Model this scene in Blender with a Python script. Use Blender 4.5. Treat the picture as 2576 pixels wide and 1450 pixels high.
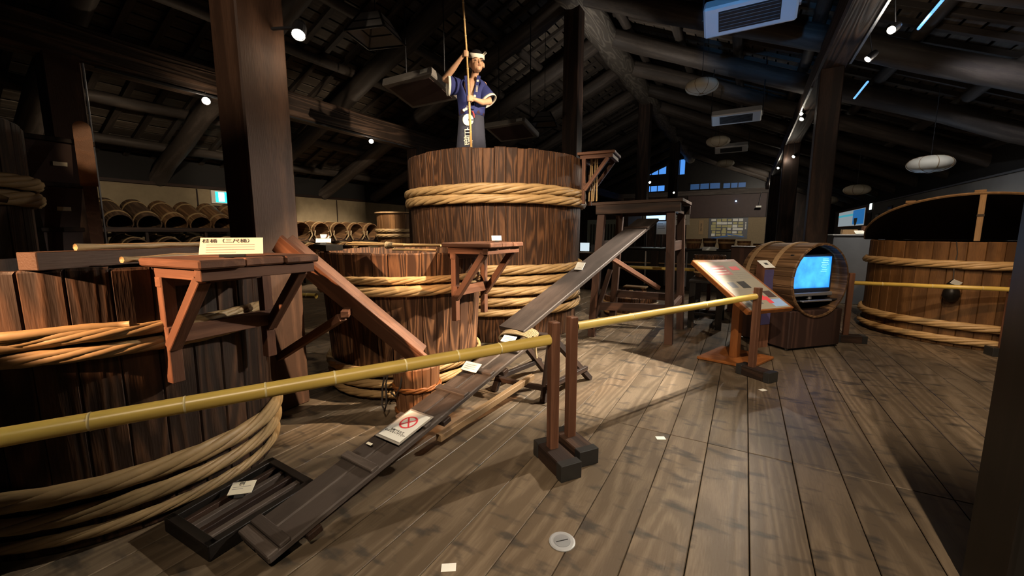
import bpy, bmesh, math, random
from mathutils import Vector, Matrix, Quaternion
from math import pi, sin, cos, tan, radians, sqrt, atan2
random.seed(7)
SC = bpy.context.scene
COL = SC.collection
for o in list(bpy.data.objects):
    bpy.data.objects.remove(o)

# ------------------------------------------------------------------ camera
# World: Y runs along the hall, X across it, floor at z = 0.
FPX = 1020.0
PITCH = math.atan(138 / FPX)
AZ = math.atan(588 / math.hypot(FPX, 138))
cam_data = bpy.data.cameras.new('camera')
cam_data.sensor_fit = 'HORIZONTAL'
cam_data.sensor_width = 36.0
cam_data.lens = 36.0 * FPX / 2576.0
cam_data.clip_start = 0.05
cam_data.clip_end = 200
cam = bpy.data.objects.new('camera', cam_data)
COL.objects.link(cam)
cam.location = (0, 0, 1.45)
cam.rotation_euler = (pi / 2 - PITCH, 0, AZ)
SC.camera = cam

# ------------------------------------------------------------------ world + exposure
W = bpy.data.worlds.new('World')
SC.world = W
W.use_nodes = True
bg = W.node_tree.nodes['Background']
bg.inputs[0].default_value = (0.55, 0.72, 1.0, 1)
bg.inputs[1].default_value = 0.010
SC.view_settings.view_transform = 'Standard'
SC.view_settings.look = 'None'
SC.view_settings.exposure = 0.12
SC.view_settings.gamma = 1.0
SC.view_settings.use_curve_mapping = False
SC.cycles.max_bounces = 4
SC.cycles.diffuse_bounces = 2
SC.cycles.glossy_bounces = 1
SC.cycles.transmission_bounces = 1
SC.cycles.use_adaptive_sampling = True
SC.cycles.adaptive_threshold = .16
SC.cycles.caustics_reflective = False
SC.cycles.caustics_refractive = False

# ------------------------------------------------------------------ lights of the hall (track spots) and added fills
def spot(name, loc, aim, watts, color=(1, .86, .68), size=70, blend=.5, rad=.04, parent=None):
    l = bpy.data.lights.new(name, 'SPOT')
    l.energy = watts
    l.color = color
    l.spot_size = radians(size)
    l.spot_blend = blend
    l.shadow_soft_size = rad
    o = bpy.data.objects.new(name, l)
    COL.objects.link(o)
    o.location = loc
    d = Vector(aim) - Vector(loc)
    o.rotation_euler = d.to_track_quat('-Z', 'Y').to_euler()
    return o
WARM = (1, .80, .58)
NEUT = (1, .88, .72)
COOL = (.45, .68, 1)
# right-hand track (over the aisle)
SPOTS = [  # loc, aim, watts, colour, cone
    ((1.22, 5.75, 3.80), (-1.65, 3.95, .0), 2700, NEUT, 31),
    ((1.22, 6.20, 3.64), (-2.1, 2.4, .2), 1300, NEUT, 48),
    ((1.22, 7.27, 3.70), (-2.1, 5.9, .3), 1300, NEUT, 32),
    ((.84, 10.8, 3.92), (-1.4, 7.6, .6), 330, NEUT, 75),
    ((1.02, 14.4, 3.60), (-1.6, 11.4, .9), 420, NEUT, 70),
    ((.84, 17.8, 3.76), (-1.6, 13.4, .9), 330, NEUT, 70),
    ((.84, 22.8, 3.80), (-1.2, 28.0, 1.6), 500, NEUT, 95),
]
def spill(name, loc, watts, color=NEUT, r=.06):
    """light that leaves a lamp head sideways and upwards"""
    l = bpy.data.lights.new(name, 'POINT'); l.energy = watts; l.color = color; l.shadow_soft_size = r
    o = bpy.data.objects.new(name, l); COL.objects.link(o); o.location = loc
    return o
for i, (lo, ai, w, c, s) in enumerate(SPOTS):
    spot('track_light_%d' % i, lo, ai, w, c, s)
    spill('track_spill_%d' % i, (lo[0] + (.14 if lo[0] > 1.1 else -.14), lo[1], lo[2] - .05), 3.8, NEUT)
# the warm lamp on the track behind the camera's left shoulder
spot('warm_light', (-2.9, -1.9, 2.35), (-2.42, .95, 1.20), 1900, (1, .55, .28), 20, .35, .03)
# lamps hung near the ridge pillar and below the far beam
spot('pillar_light', (-2.92, 2.12, 2.84), (-2.9, 4.6, 1.2), 110, WARM, 120, .6)
spill('pillar_spill', (-2.90, 2.12, 2.84), 4, WARM)
spot('beam_light', (-7.45, 3.46, 3.48), (-10.6, 3.9, 1.6), 150, WARM, 110, .6)
spot('beam_light', (-7.45, 6.75, 3.48), (-10.0, 7.8, 1.0), 800, WARM, 60, .6)
spill('beam_spill', (-7.45, 3.46, 3.45), 9, WARM)
spill('beam_spill', (-7.45, 6.75, 3.45), 9, WARM)
# lamps over the brewer's tub, then added fills without fixtures
spot('track_near_light', (1.22, 3.9, 3.85), (-2.75, 2.85, .75), 3000, (1, .76, .52), 30, .5)
spot('tub_light', (-.2, .6, 4.6), (-3.3, 5.2, 1.5), 1700, (1, .78, .55), 36, .5)
spot('tub_light', (.9, 4.0, 3.9), (-3.3, 5.1, 3.55), 1500, (1, .80, .58), 24, .5)
spot('right_tub_light', (1.22, 4.6, 3.8), (2.6, 7.3, 1.2), 260, (1, .62, .32), 52, .6)
spot('aisle_fill', (.75, -1.2, 4.2), (.45, 2.7, 0), 1050, (1, .80, .58), 84, 1.0)  # unseen fill added to brighten the near floor
spot('pillar_front_fill', (-.9, -2.2, 3.9), (-3.36, 1.85, 3.1), 330, (1, .80, .60), 24, .7)  # unseen fill added for the pillar's near face
spot('paddle_fill', (.9, .8, 3.85), (-5.17, 1.42, 2.2), 420, (1, .72, .42), 3.6, .4)  # unseen narrow spot added to brighten the paddle
spot('wall_wash', (1.35, 9.4, 3.85), (3.5, 12.0, .0), 420, NEUT, 62, .8)  # added wash for the grey wall, no lamp modelled
spot('wall_top_wash', (1.4, 6.4, 3.85), (4.3, 9.6, 2.1), 260, (.9, .92, 1), 60, .8)  # second added wash, lifts the top of the grey wall
spot('aisle_far_fill', (1.22, 3.0, 3.85), (1.75, 5.6, 0), 420, (1, .80, .58), 70, .9)  # fill added for the floor in the black pillar's shadow
spot('ridge_wash', (-2.2, 8.3, 3.3), (-3.1, 10.6, 6.0), 200, (1, .92, .82), 100, .8)  # added uplight without a fixture, brightens the ridge log
spot('heater_blue_fill', (-.3, -1.4, 1.5), (-.12, 5.1, 3.7), 1000, (.12, .45, 1), 12, .5)  # unseen blue spot added behind the camera, tints the heater
# added cool uplights without fixtures, tinting lanterns and rafters from below
spot('cool_uplight', (-1.6, 10.6, 1.3), (-.4, 8.0, 4.6), 38, COOL, 120, .7, .1)
spot('cool_uplight', (2.6, 10.6, 1.7), (2.8, 8.4, 4.0), 20, COOL, 120, .7, .1)

# ------------------------------------------------------------------ materials
MATS = {}
def newmat(name):
    m = bpy.data.materials.new(name)
    m.use_nodes = True
    nt = m.node_tree
    for n in list(nt.nodes):
        nt.nodes.remove(n)
    out = nt.nodes.new('ShaderNodeOutputMaterial')
    b = nt.nodes.new('ShaderNodeBsdfPrincipled')
    nt.links.new(b.outputs[0], out.inputs[0])
    MATS[name] = m
    return m, nt, b
def plain(name, col, rough=.6, metal=0, noise=.12, nscale=30, bump=0):
    m, nt, b = newmat(name)
    N, L = nt.nodes.new, nt.links.new
    tc = N('ShaderNodeTexCoord')
    nz = N('ShaderNodeTexNoise'); nz.inputs['Scale'].default_value = nscale; nz.inputs['Detail'].default_value = 4
    L(tc.outputs['Object'], nz.inputs['Vector'])
    mx = N('ShaderNodeMix'); mx.data_type = 'RGBA'
    mx.inputs['A'].default_value = (*[c * (1 - noise) for c in col], 1)
    mx.inputs['B'].default_value = (*[min(1, c * (1 + noise)) for c in col], 1)
    L(nz.outputs[0], mx.inputs['Factor'])
    L(mx.outputs['Result'], b.inputs['Base Color'])
    b.inputs['Roughness'].default_value = rough
    b.inputs['Metallic'].default_value = metal
    if bump:
        bp = N('ShaderNodeBump'); bp.inputs['Strength'].default_value = bump; bp.inputs['Distance'].default_value = .01
        L(nz.outputs[0], bp.inputs['Height']); L(bp.outputs[0], b.inputs['Normal'])
    return m
def emit(name, col, s):
    m, nt, b = newmat(name)
    b.inputs['Base Color'].default_value = (*[c * .5 for c in col], 1)
    b.inputs['Emission Color'].default_value = (*col, 1)
    b.inputs['Emission Strength'].default_value = s
    return m
def wood(name, dark, mid, light, axis='Z', bands=14, dist=5, along=.06, rough=.62, bump=.35, fiber=120, contrast=(.25, .5, .8), blot=.35, randv=.35, world=False, spots=0, grime=None, ring=.8, stain=None):
    """Grain runs along one object axis; each object gets its own offset and shade."""
    m, nt, b = newmat(name)
    N, L = nt.nodes.new, nt.links.new
    tc = N('ShaderNodeTexCoord')
    oi = N('ShaderNodeObjectInfo')
    geo = N('ShaderNodeNewGeometry')
    src = geo.outputs['Position'] if world else tc.outputs['Object']
    off = N('ShaderNodeVectorMath'); off.operation = 'MULTIPLY'
    cmb = N('ShaderNodeCombineXYZ')
    for k in range(3): L(oi.outputs['Random'], cmb.inputs[k])
    L(cmb.outputs[0], off.inputs[0]); off.inputs[1].default_value = (7.3, 11.7, 13.1)
    add = N('ShaderNodeVectorMath'); add.operation = 'ADD'
    L(src, add.inputs[0]); L(off.outputs[0], add.inputs[1])
    mp = N('ShaderNodeMapping')
    sc = {'X': (along, 1, 1), 'Y': (1, along, 1), 'Z': (1, 1, along)}[axis]
    mp.inputs['Scale'].default_value = sc
    L(add.outputs[0], mp.inputs['Vector'])
    # growth rings: contour lines of a noise stretched along the grain
    rn = N('ShaderNodeTexNoise'); rn.inputs['Scale'].default_value = bands; rn.inputs['Detail'].default_value = 1.2
    rn.inputs['Distortion'].default_value = .25
    L(mp.outputs[0], rn.inputs['Vector'])
    w1 = N('ShaderNodeMath'); w1.operation = 'MULTIPLY'; L(rn.outputs[0], w1.inputs[0]); w1.inputs[1].default_value = dist * 2 * pi
    w2 = N('ShaderNodeMath'); w2.operation = 'SINE'; L(w1.outputs[0], w2.inputs[0])
    wv = N('ShaderNodeMath'); wv.operation = 'MULTIPLY_ADD'; L(w2.outputs[0], wv.inputs[0]); wv.inputs[1].default_value = ring * .5; wv.inputs[2].default_value = .5
    fb = N('ShaderNodeTexNoise'); fb.inputs['Scale'].default_value = fiber; fb.inputs['Detail'].default_value = 1
    L(mp.outputs[0], fb.inputs['Vector'])
    bl = N('ShaderNodeTexNoise'); bl.inputs['Scale'].default_value = 5.5; bl.inputs['Detail'].default_value = 2
    mp2 = N('ShaderNodeMapping')
    mp2.inputs['Scale'].default_value = tuple(1 if s == 1 else .35 for s in sc)
    L(add.outputs[0], mp2.inputs['Vector']); L(mp2.outputs[0], bl.inputs['Vector'])
    m1 = N('ShaderNodeMath'); m1.operation = 'MULTIPLY_ADD'
    L(fb.outputs[0], m1.inputs[0]); m1.inputs[1].default_value = .55; L(wv.outputs[0], m1.inputs[2])
    m2 = N('ShaderNodeMath'); m2.operation = 'MULTIPLY_ADD'
    L(bl.outputs[0], m2.inputs[0]); m2.inputs[1].default_value = blot * 1.6; L(m1.outputs[0], m2.inputs[2])
    m3 = N('ShaderNodeMath'); m3.operation = 'MULTIPLY_ADD'
    L(m2.outputs[0], m3.inputs[0]); m3.inputs[1].default_value = .55; m3.inputs[2].default_value = -.16 - blot * .42
    cr = N('ShaderNodeValToRGB')
    e = cr.color_ramp.elements
    e[0].position = contrast[0]; e[0].color = (*dark, 1)
    e[1].position = contrast[2]; e[1].color = (*light, 1)
    k = cr.color_ramp.elements.new(contrast[1]); k.color = (*mid, 1)
    L(m3.outputs[0], cr.inputs[0])
    colr = cr.outputs[0]
    if randv:
        hs = N('ShaderNodeHueSaturation')
        mr = N('ShaderNodeMapRange'); mr.inputs[3].default_value = 1 - randv; mr.inputs[4].default_value = 1 + randv * .6
        L(oi.outputs['Random'], mr.inputs[0]); L(mr.outputs[0], hs.inputs['Value'])
        L(colr, hs.inputs['Color']); colr = hs.outputs[0]
    if spots:
        # dark stains and knots with their own outline
        sp = N('ShaderNodeTexNoise'); sp.inputs['Scale'].default_value = 3.4; sp.inputs['Detail'].default_value = 3
        mp3 = N('ShaderNodeMapping')
        mp3.inputs['Scale'].default_value = tuple((1.6 if s == 1 else 1.1) if stain is None else (stain[0] if s == 1 else stain[1]) for s in sc)
        L(add.outputs[0], mp3.inputs['Vector']); L(mp3.outputs[0], sp.inputs['Vector'])
        sr = N('ShaderNodeMapRange'); sr.inputs[1].default_value = .55; sr.inputs[2].default_value = .68
        sr.inputs[3].default_value = 0; sr.inputs[4].default_value = spots
        L(sp.outputs[0], sr.inputs[0])
        mx = N('ShaderNodeMix'); mx.data_type = 'RGBA'
        mx.inputs['B'].default_value = (*(grime or tuple(c * .35 for c in dark)), 1)
        L(colr, mx.inputs['A']); L(sr.outputs[0], mx.inputs['Factor']); colr = mx.outputs['Result']
    L(colr, b.inputs['Base Color'])
    b.inputs['Roughness'].default_value = rough
    b.inputs['Specular IOR Level'].default_value = .28
    if not bump: return m
    bp = N('ShaderNodeBump'); bp.inputs['Strength'].default_value = bump; bp.inputs['Distance'].default_value = .006
    L(m1.outputs[0], bp.inputs['Height']); L(bp.outputs[0], b.inputs['Normal'])
    return m
TUBW = wood('tub_wood', (.040, .018, .009), (.130, .058, .025), (.28, .138, .060), bands=5, dist=15, along=.09, bump=.4, contrast=(.22, .48, .85), blot=.4, randv=.3, spots=.3, ring=.7)
TUBM = wood('tub_wood_bright', (.048, .021, .010), (.165, .078, .036), (.36, .185, .085), bands=5, dist=14, along=.09, bump=.4, contrast=(.22, .48, .85), blot=.4, randv=.25, spots=.25, ring=.75)
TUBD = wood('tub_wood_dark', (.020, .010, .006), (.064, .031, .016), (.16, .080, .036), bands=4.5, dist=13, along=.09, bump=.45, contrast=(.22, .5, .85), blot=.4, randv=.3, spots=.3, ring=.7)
TUBR = wood('tub_wood_gold', (.09, .042, .014), (.18, .088, .031), (.27, .145, .058), bands=3.5, dist=5, along=.10, bump=.2, contrast=(.2, .5, .85), blot=.5, randv=.22, spots=.3, ring=.5)
OLD = wood('old_timber', (.020, .011, .008), (.055, .029, .018), (.11, .060, .036), bands=5, dist=5, along=.08, bump=.3, randv=.25, ring=.5)
PILLAR = wood('pillar_timber', (.055, .027, .015), (.105, .053, .030), (.160, .086, .050), bands=2.6, dist=6, along=.08, bump=.35, randv=.1, blot=.4, ring=.45, spots=.25)
ROOFW = wood('roof_timber', (.05, .040, .033), (.10, .080, .066), (.17, .135, .11), bands=5, dist=4, along=.08, bump=0, randv=.35, ring=.4)
ROOFB = wood('roof_board_wood', (.09, .072, .055), (.16, .128, .096), (.24, .195, .15), axis='Y', bands=6, dist=4, along=.05, bump=0, randv=.45, ring=.4)
RED = wood('red_timber', (.10, .043, .024), (.175, .080, .046), (.26, .128, .076), bands=6, dist=5, along=.08, bump=.2, randv=.2, ring=.5, blot=.5)
FLOORW = wood('floor_wood', (.105, .077, .050), (.175, .132, .089), (.24, .188, .132), axis='Y', bands=3.6, dist=12, along=.10, bump=.15, rough=.46, contrast=(.2, .5, .85), randv=.16, spots=.8, grime=(.034, .030, .026), ring=.45, blot=.5, stain=(1.5, 3.6))
GREYW = wood('weathered_plank', (.060, .047, .040), (.105, .083, .070), (.155, .122, .102), bands=4, dist=5, along=.1, bump=.3, randv=.12, spots=.4, ring=.35, blot=.5)
TOWERW = wood('trestle_timber', (.040, .020, .014), (.085, .042, .028), (.14, .072, .047), bands=5, dist=5, along=.08, bump=.25, randv=.2, ring=.5)
ORANGE = wood('orange_timber', (.22, .075, .020), (.33, .120, .036), (.42, .170, .056), bands=4, dist=5, along=.1, bump=.1, rough=.38, randv=.12, ring=.4)
PALEW = wood('pale_wood', (.26, .165, .085), (.38, .25, .13), (.50, .355, .20), bands=6, dist=4, along=.1, bump=.2, randv=.2, ring=.4)
LIDW = wood('lid_wood', (.008, .006, .005), (.018, .012, .009), (.035, .023, .016), bands=7, dist=5, along=.05, bump=0, randv=.1, ring=.4)
BLACKW = wood('black_wood', (.009, .008, .007), (.018, .014, .012), (.030, .023, .018), bands=7, dist=5, along=.05, bump=0, rough=.4, randv=.1, ring=.4)
BAMH = plain('bamboo_hoop', (.41, .265, .118), .5, 0, .38, 9, .25)
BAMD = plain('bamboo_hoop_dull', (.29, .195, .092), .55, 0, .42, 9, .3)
BAM = plain('bamboo_rail', (.54, .385, .088), .33, 0, .18, 6)
BAMN = plain('bamboo_node', (.62, .52, .26), .45, 0, .1, 30)
BAMP = plain('bamboo_pole', (.55, .33, .12), .45, 0, .2, 12)
WHITE = plain('card_white', (.80, .80, .74), .55, 0, .03, 20)
CREAM = plain('paper_cream', (.78, .74, .60), .6, 0, .04, 20)
INK = plain('ink', (.03, .03, .03), .7)
INKG = plain('grey_ink', (.30, .29, .27), .7)
REDINK = plain('red_ink', (.75, .06, .08), .5)
PINK = plain('pink_ink', (.52, .20, .20), .6)
STEEL = plain('steel', (.42, .43, .45), .38, .8, .08, 40)
METALB = plain('dark_metal', (.03, .03, .033), .4, .6)
HEATER = plain('heater_enamel', (.60, .62, .64), .35, .2, .05, 10)
HOLDER = plain('card_holder', (.02, .02, .02), .4)
PAPER = plain('lantern_paper', (.62, .57, .45), .7, 0, .15, 6)
PLAST = plain('wall_plaster', (.27, .21, .125), .85, 0, .3, 5, .3)
PLASTG = plain('wall_grey', (.30, .30, .29), .85, 0, .12, 3, .1)
DARKP = plain('dark_panel', (.055, .030, .026), .6, 0, .2, 6)
TANP = plain('tan_panel', (.24, .175, .095), .7, 0, .2, 14)
GREYP = plain('grey_panel', (.13, .14, .16), .45, .1, .15, 5)
ROPE = plain('straw_rope', (.27, .20, .11), .8, 0, .3, 60, .5)
ROPED = plain('dark_rope', (.045, .035, .028), .8, 0, .3, 60)
SKIN = plain('skin', (.56, .32, .19), .5, 0, .06, 12)
HAIR = plain('hair', (.012, .011, .012), .45)
NAVY = plain('navy_cloth', (.022, .030, .14), .85, 0, .2, 18)
APRON = plain('apron_cloth', (.026, .028, .046), .85, 0, .15, 18)
CLOTHW = plain('white_cloth', (.72, .69, .58), .85, 0, .06, 18)
LIPS = plain('lips', (.34, .13, .09), .5)
BLUEINK = plain('blue_ink', (.05, .16, .50), .5)
PURPLE = plain('purple_panel', (.075, .065, .16), .5)
BULB = emit('bulb_glow', (1, .88, .66), 60)
GLINT = emit('blue_glint', (.14, .42, 1), 1.3)  # emission stands in for light reflected by the tracks
SCREEN = None

# ------------------------------------------------------------------ mesh helpers
class MB:
    def __init__(s): s.v = []; s.f = []
    def add(s, vs, fs):
        n = len(s.v); s.v += [tuple(p) for p in vs]; s.f += [tuple(i + n for i in f) for f in fs]; return s
    def box(s, x0, x1, y0, y1, z0, z1):
        return s.add([(x0,y0,z0),(x1,y0,z0),(x1,y1,z0),(x0,y1,z0),(x0,y0,z1),(x1,y0,z1),(x1,y1,z1),(x0,y1,z1)],
                     [(0,3,2,1),(4,5,6,7),(0,1,5,4),(1,2,6,5),(2,3,7,6),(3,0,4,7)])
    def cbox(s, x0, x1, y0, y1, z0, z1, c=.004):
        """box with chamfered edges (24 vertices)"""
        X, Y, Z = (x0, x1), (y0, y1), (z0, z1)
        vs = []; idx = {}
        for i in (0, 1):
            for j in (0, 1):
                for k in (0, 1):
                    sx, sy, sz = (c, -c)[i], (c, -c)[j], (c, -c)[k]
                    for a in range(3):
                        p = [X[i] + (sx if a != 0 else 0), Y[j] + (sy if a != 1 else 0), Z[k] + (sz if a != 2 else 0)]
                        idx[(i,j,k,a)] = len(vs); vs.append(p)
        fs = []
        for a in range(3):
            b, d = [(1,2),(2,0),(0,1)][a]
            for e in (0, 1):
                q = []
                for (m, n) in ((0,0),(1,0),(1,1),(0,1)):
                    t = [0,0,0]; t[a] = e; t[b] = m; t[d] = n; q.append(idx[(*t, a)])
                fs.append(tuple(q if e else q[::-1]))
        for a in range(3):           # edges along axis a
            b, d = [(1,2),(2,0),(0,1)][a]
            for m in (0, 1):
                for n in (0, 1):
                    t0 = [0,0,0]; t0[b] = m; t0[d] = n; t1 = list(t0); t1[a] = 1
                    q = [idx[(*t0, b)], idx[(*t1, b)], idx[(*t1, d)], idx[(*t0, d)]]
                    fs.append(tuple(q if (m == n) else q[::-1]))
        for i in (0, 1):
            for j in (0, 1):
                for k in (0, 1):
                    q = [idx[(i,j,k,0)], idx[(i,j,k,1)], idx[(i,j,k,2)]]
                    fs.append(tuple(q if (i + j + k) % 2 else q[::-1]))
        return s.add(vs, fs)
    def tube(s, pts, r, n=8, closed=False, caps=True, flat=1.0, upv=None):
        pts = [Vector(p) for p in pts]; m = len(pts)
        rs = r if isinstance(r, (list, tuple)) else [r] * m
        vs = []; fs = []
        ref = Vector(upv) if upv else None
        nprev = None
        for i in range(m):
            if closed: t = pts[(i+1) % m] - pts[i-1]
            else: t = pts[min(i+1, m-1)] - pts[max(i-1, 0)]
            t.normalize()
            if ref is not None: a = ref - t * ref.dot(t)
            elif nprev is None: a = (Vector((0,0,1)) if abs(t.z) < .9 else Vector((1,0,0))); a = a - t * a.dot(t)
            else: a = nprev - t * nprev.dot(t)
            a.normalize(); nprev = a
            b = t.cross(a)
            for k in range(n):
                an = 2 * pi * k / n
                vs.append(pts[i] + (a * cos(an) + b * sin(an) * flat) * rs[i])
        for i in range(m if closed else m - 1):
            j = (i + 1) % m
            for k in range(n):
                l = (k + 1) % n
                fs.append((i*n+k, j*n+k, j*n+l, i*n+l)[::-1])
        if caps and not closed:
            fs.append(tuple(range(n))); fs.append(tuple(range((m-1)*n, m*n))[::-1])
        return s.add(vs, fs)
    def lathe(s, prof, n=32, a0=0, a1=2*pi):
        full = abs(a1 - a0 - 2 * pi) < 1e-6
        m = n if full else n + 1
        vs = [(r * cos(a0 + (a1-a0)*k/n), r * sin(a0 + (a1-a0)*k/n), z) for (r, z) in prof for k in range(m)]
        fs = []
        for i in range(len(prof) - 1):
            for k in range(n):
                l = (k + 1) % m
                fs.append((i*m+k, i*m+l, (i+1)*m+l, (i+1)*m+k))
        return s.add(vs, fs)
    def prism(s, poly, z0, z1):
        n = len(poly)
        return s.add([(x, y, z0) for x, y in poly] + [(x, y, z1) for x, y in poly],
                     [tuple(range(n))[::-1], tuple(range(n, 2*n))] + [(i, (i+1) % n, n + (i+1) % n, n + i) for i in range(n)])
    def xf(s, M):
        s.v = [tuple(M @ Vector(p)) for p in s.v]; return s
    def mesh(s, name, mat, smooth=False, bevel=0):
        me = bpy.data.meshes.new(name)
        me.from_pydata(s.v, [], s.f)
        if bevel:
            bm = bmesh.new(); bm.from_mesh(me)
            bmesh.ops.bevel(bm, geom=bm.edges[:], offset=bevel, segments=1, affect='EDGES')
            bm.to_mesh(me); bm.free()
        if smooth:
            me.polygons.foreach_set('use_smooth', [True] * len(me.polygons))
        if mat: me.materials.append(mat)
        me.update()
        return me
    def build(s, name, mat, parent=None, loc=(0,0,0), rot=(0,0,0), smooth=False, bevel=0):
        return link(name, s.mesh(name, mat, smooth, bevel), parent, loc, rot)
def link(name, me, parent=None, loc=(0,0,0), rot=(0,0,0), scale=None):
    o = bpy.data.objects.new(name, me)
    COL.objects.link(o)
    if parent is not None: o.parent = parent
    o.location = loc; o.rotation_euler = rot
    if scale: o.scale = scale
    return o
def tag(o, label=None, cat=None, group=None, kind=None):
    if label: o['label'] = label
    if cat: o['category'] = cat
    if group: o['group'] = group
    if kind: o['kind'] = kind
    return o
def thing(name, label, cat, loc=(0,0,0), rotz=0, group=None, rot=None):
    o = bpy.data.objects.new(name, None)
    o.empty_display_size = .1
    COL.objects.link(o)
    o.location = loc; o.rotation_euler = rot or (0, 0, rotz)
    return tag(o, label, cat, group)
def copy_tree(o, parent=None, keep=True):
    c = o.copy(); COL.objects.link(c)
    if parent is not None: c.parent = parent
    for ch in [x for x in bpy.data.objects if x.parent == o]:
        copy_tree(ch, c)
    return c
def bar(name, p0, p1, w, t, mat, parent=None, up=(0,0,1), bev=.003, kind=None, world=None):
    """squared timber from p0 to p1 (grain along local Z); w across, t along 'up'. world: parent's location to subtract"""
    p0, p1 = Vector(p0), Vector(p1)
    if world is not None: p0 = p0 - Vector(world); p1 = p1 - Vector(world)
    d = p1 - p0; L = d.length; z = d.normalized(); u = Vector(up)
    y = (u - z * u.dot(z))
    if y.length < 1e-4: y = Vector((0,1,0)) - z * z.y
    y.normalize(); x = y.cross(z)
    o = MB().cbox(-w/2, w/2, -t/2, t/2, 0, L, min(bev, w*.2, t*.2)).build(name, mat, parent)
    M = Matrix((x, y, z)).transposed().to_4x4(); M.translation = p0
    o.matrix_local = M
    if kind: o['kind'] = kind
    return o
def log(name, p0, p1, r0, r1, mat, parent=None, n=10, wob=.02, world=None):
    p0, p1 = Vector(p0), Vector(p1)
    if world is not None: p0 = p0 - Vector(world); p1 = p1 - Vector(world)
    d = p1 - p0; L = d.length; z = d.normalized()
    y = Vector((0,0,1)) - z * z.z
    if y.length < 1e-4: y = Vector((0,1,0))
    y.normalize(); x = y.cross(z)
    k = max(2, int(L / .9))
    pts = [(random.uniform(-wob, wob), random.uniform(-wob, wob), L * i / k) for i in range(k + 1)]
    rs = [(r0 + (r1 - r0) * i / k) * random.uniform(.95, 1.05) for i in range(k + 1)]
    o = MB().tube(pts, rs, n, upv=(0,1,0)).build(name, mat, parent, smooth=True)
    M = Matrix((x, y, z)).transposed().to_4x4(); M.translation = p0
    o.matrix_local = M
    return o
TEXTS = {}
def mktext(key, body, size, spacing=1.0, align='CENTER', lines=1.0):
    cu = bpy.data.curves.new('txt', 'FONT'); cu.body = body; cu.size = size
    cu.align_x = align; cu.align_y = 'CENTER'; cu.space_line = lines; cu.space_character = spacing
    cu.extrude = .0006; cu.resolution_u = 2
    o = bpy.data.objects.new('txt', cu); COL.objects.link(o)
    dg = bpy.context.evaluated_depsgraph_get()
    me = bpy.data.meshes.new_from_object(o.evaluated_get(dg))
    bpy.data.objects.remove(o); bpy.data.curves.remove(cu)
    TEXTS[key] = me
def text(key, name, mat, parent, loc, rot=(0,0,0)):
    me = TEXTS[key].copy(); me.materials.clear(); me.materials.append(mat)
    return link(name, me, parent, loc, rot)
mktext('tub_card', '枝桶（三尺桶）', .030)
mktext('danger', '危険ですので\nのぼらないで下さい', .019, lines=.95)
mktext('hakutsuru_v', '白\n鶴', .135, lines=.82)
mktext('apron_line', '白鶴酒造資料館', .040)
mktext('collar_v', '白\n鶴\n酒\n造', .034, lines=.8)
mktext('grate_card', '桝', .030)
mktext('panel_head', '酒造り', .05)
mktext('banner_v', '酒\n造\nり\n道\n具', .12, lines=.8)

# the brewer's body is grown here, before the scene fills up
def remeshed(chains, voxel, smooth_it=6):
    """one continuous skin around tapered limbs; chains = lists of (point, radius)"""
    vs, fs = [], []
    unit = [(sin(pi * j / 8) * cos(2 * pi * i / 12), sin(pi * j / 8) * sin(2 * pi * i / 12), cos(pi * j / 8)) for j in range(1, 8) for i in range(12)] + [(0, 0, 1), (0, 0, -1)]
    uf = [(j*12+i, (j+1)*12+i, (j+1)*12+(i+1) % 12, j*12+(i+1) % 12) for j in range(6) for i in range(12)]
    uf += [(84, i, (i+1) % 12) for i in range(12)] + [(85, 72 + (i+1) % 12, 72 + i) for i in range(12)]
    def ball(p, r, s=(1,1,1)):
        n = len(vs)
        vs.extend([(p[0] + x*r*s[0], p[1] + y*r*s[1], p[2] + z*r*s[2]) for x, y, z in unit])
        fs.extend([tuple(k + n for k in f) for f in uf])
    for ch in chains:
        if ch[0] == 'ell':
            ball(Vector(ch[1]), 1, ch[2]); continue
        for (a, ra), (b, rb) in zip(ch[:-1], ch[1:]):
            a, b = Vector(a), Vector(b); n = max(2, int((b-a).length / (min(ra, rb) * .35)))
            for i in range(n + 1):
                t = i / n; ball(a.lerp(b, t), ra + (rb-ra)*t)
    me = bpy.data.meshes.new('grown'); me.from_pydata(vs, [], fs); me.update()
    o = bpy.data.objects.new('grown', me); COL.objects.link(o)
    rm = o.modifiers.new('r', 'REMESH'); rm.mode = 'VOXEL'; rm.voxel_size = voxel
    sm = o.modifiers.new('s', 'SMOOTH'); sm.factor = .5; sm.iterations = smooth_it
    dg = bpy.context.evaluated_depsgraph_get()
    out = bpy.data.meshes.new_from_object(o.evaluated_get(dg))
    bpy.data.objects.remove(o); bpy.data.meshes.remove(me)
    out.polygons.foreach_set('use_smooth', [True] * len(out.polygons))
    return out
HPV, HK = Vector((.07, -.07, 1.36)), 1.2
def hd(p):
    q = HPV + (Vector(p) - HPV) * HK
    return (q.x, q.y, q.z)
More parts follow.
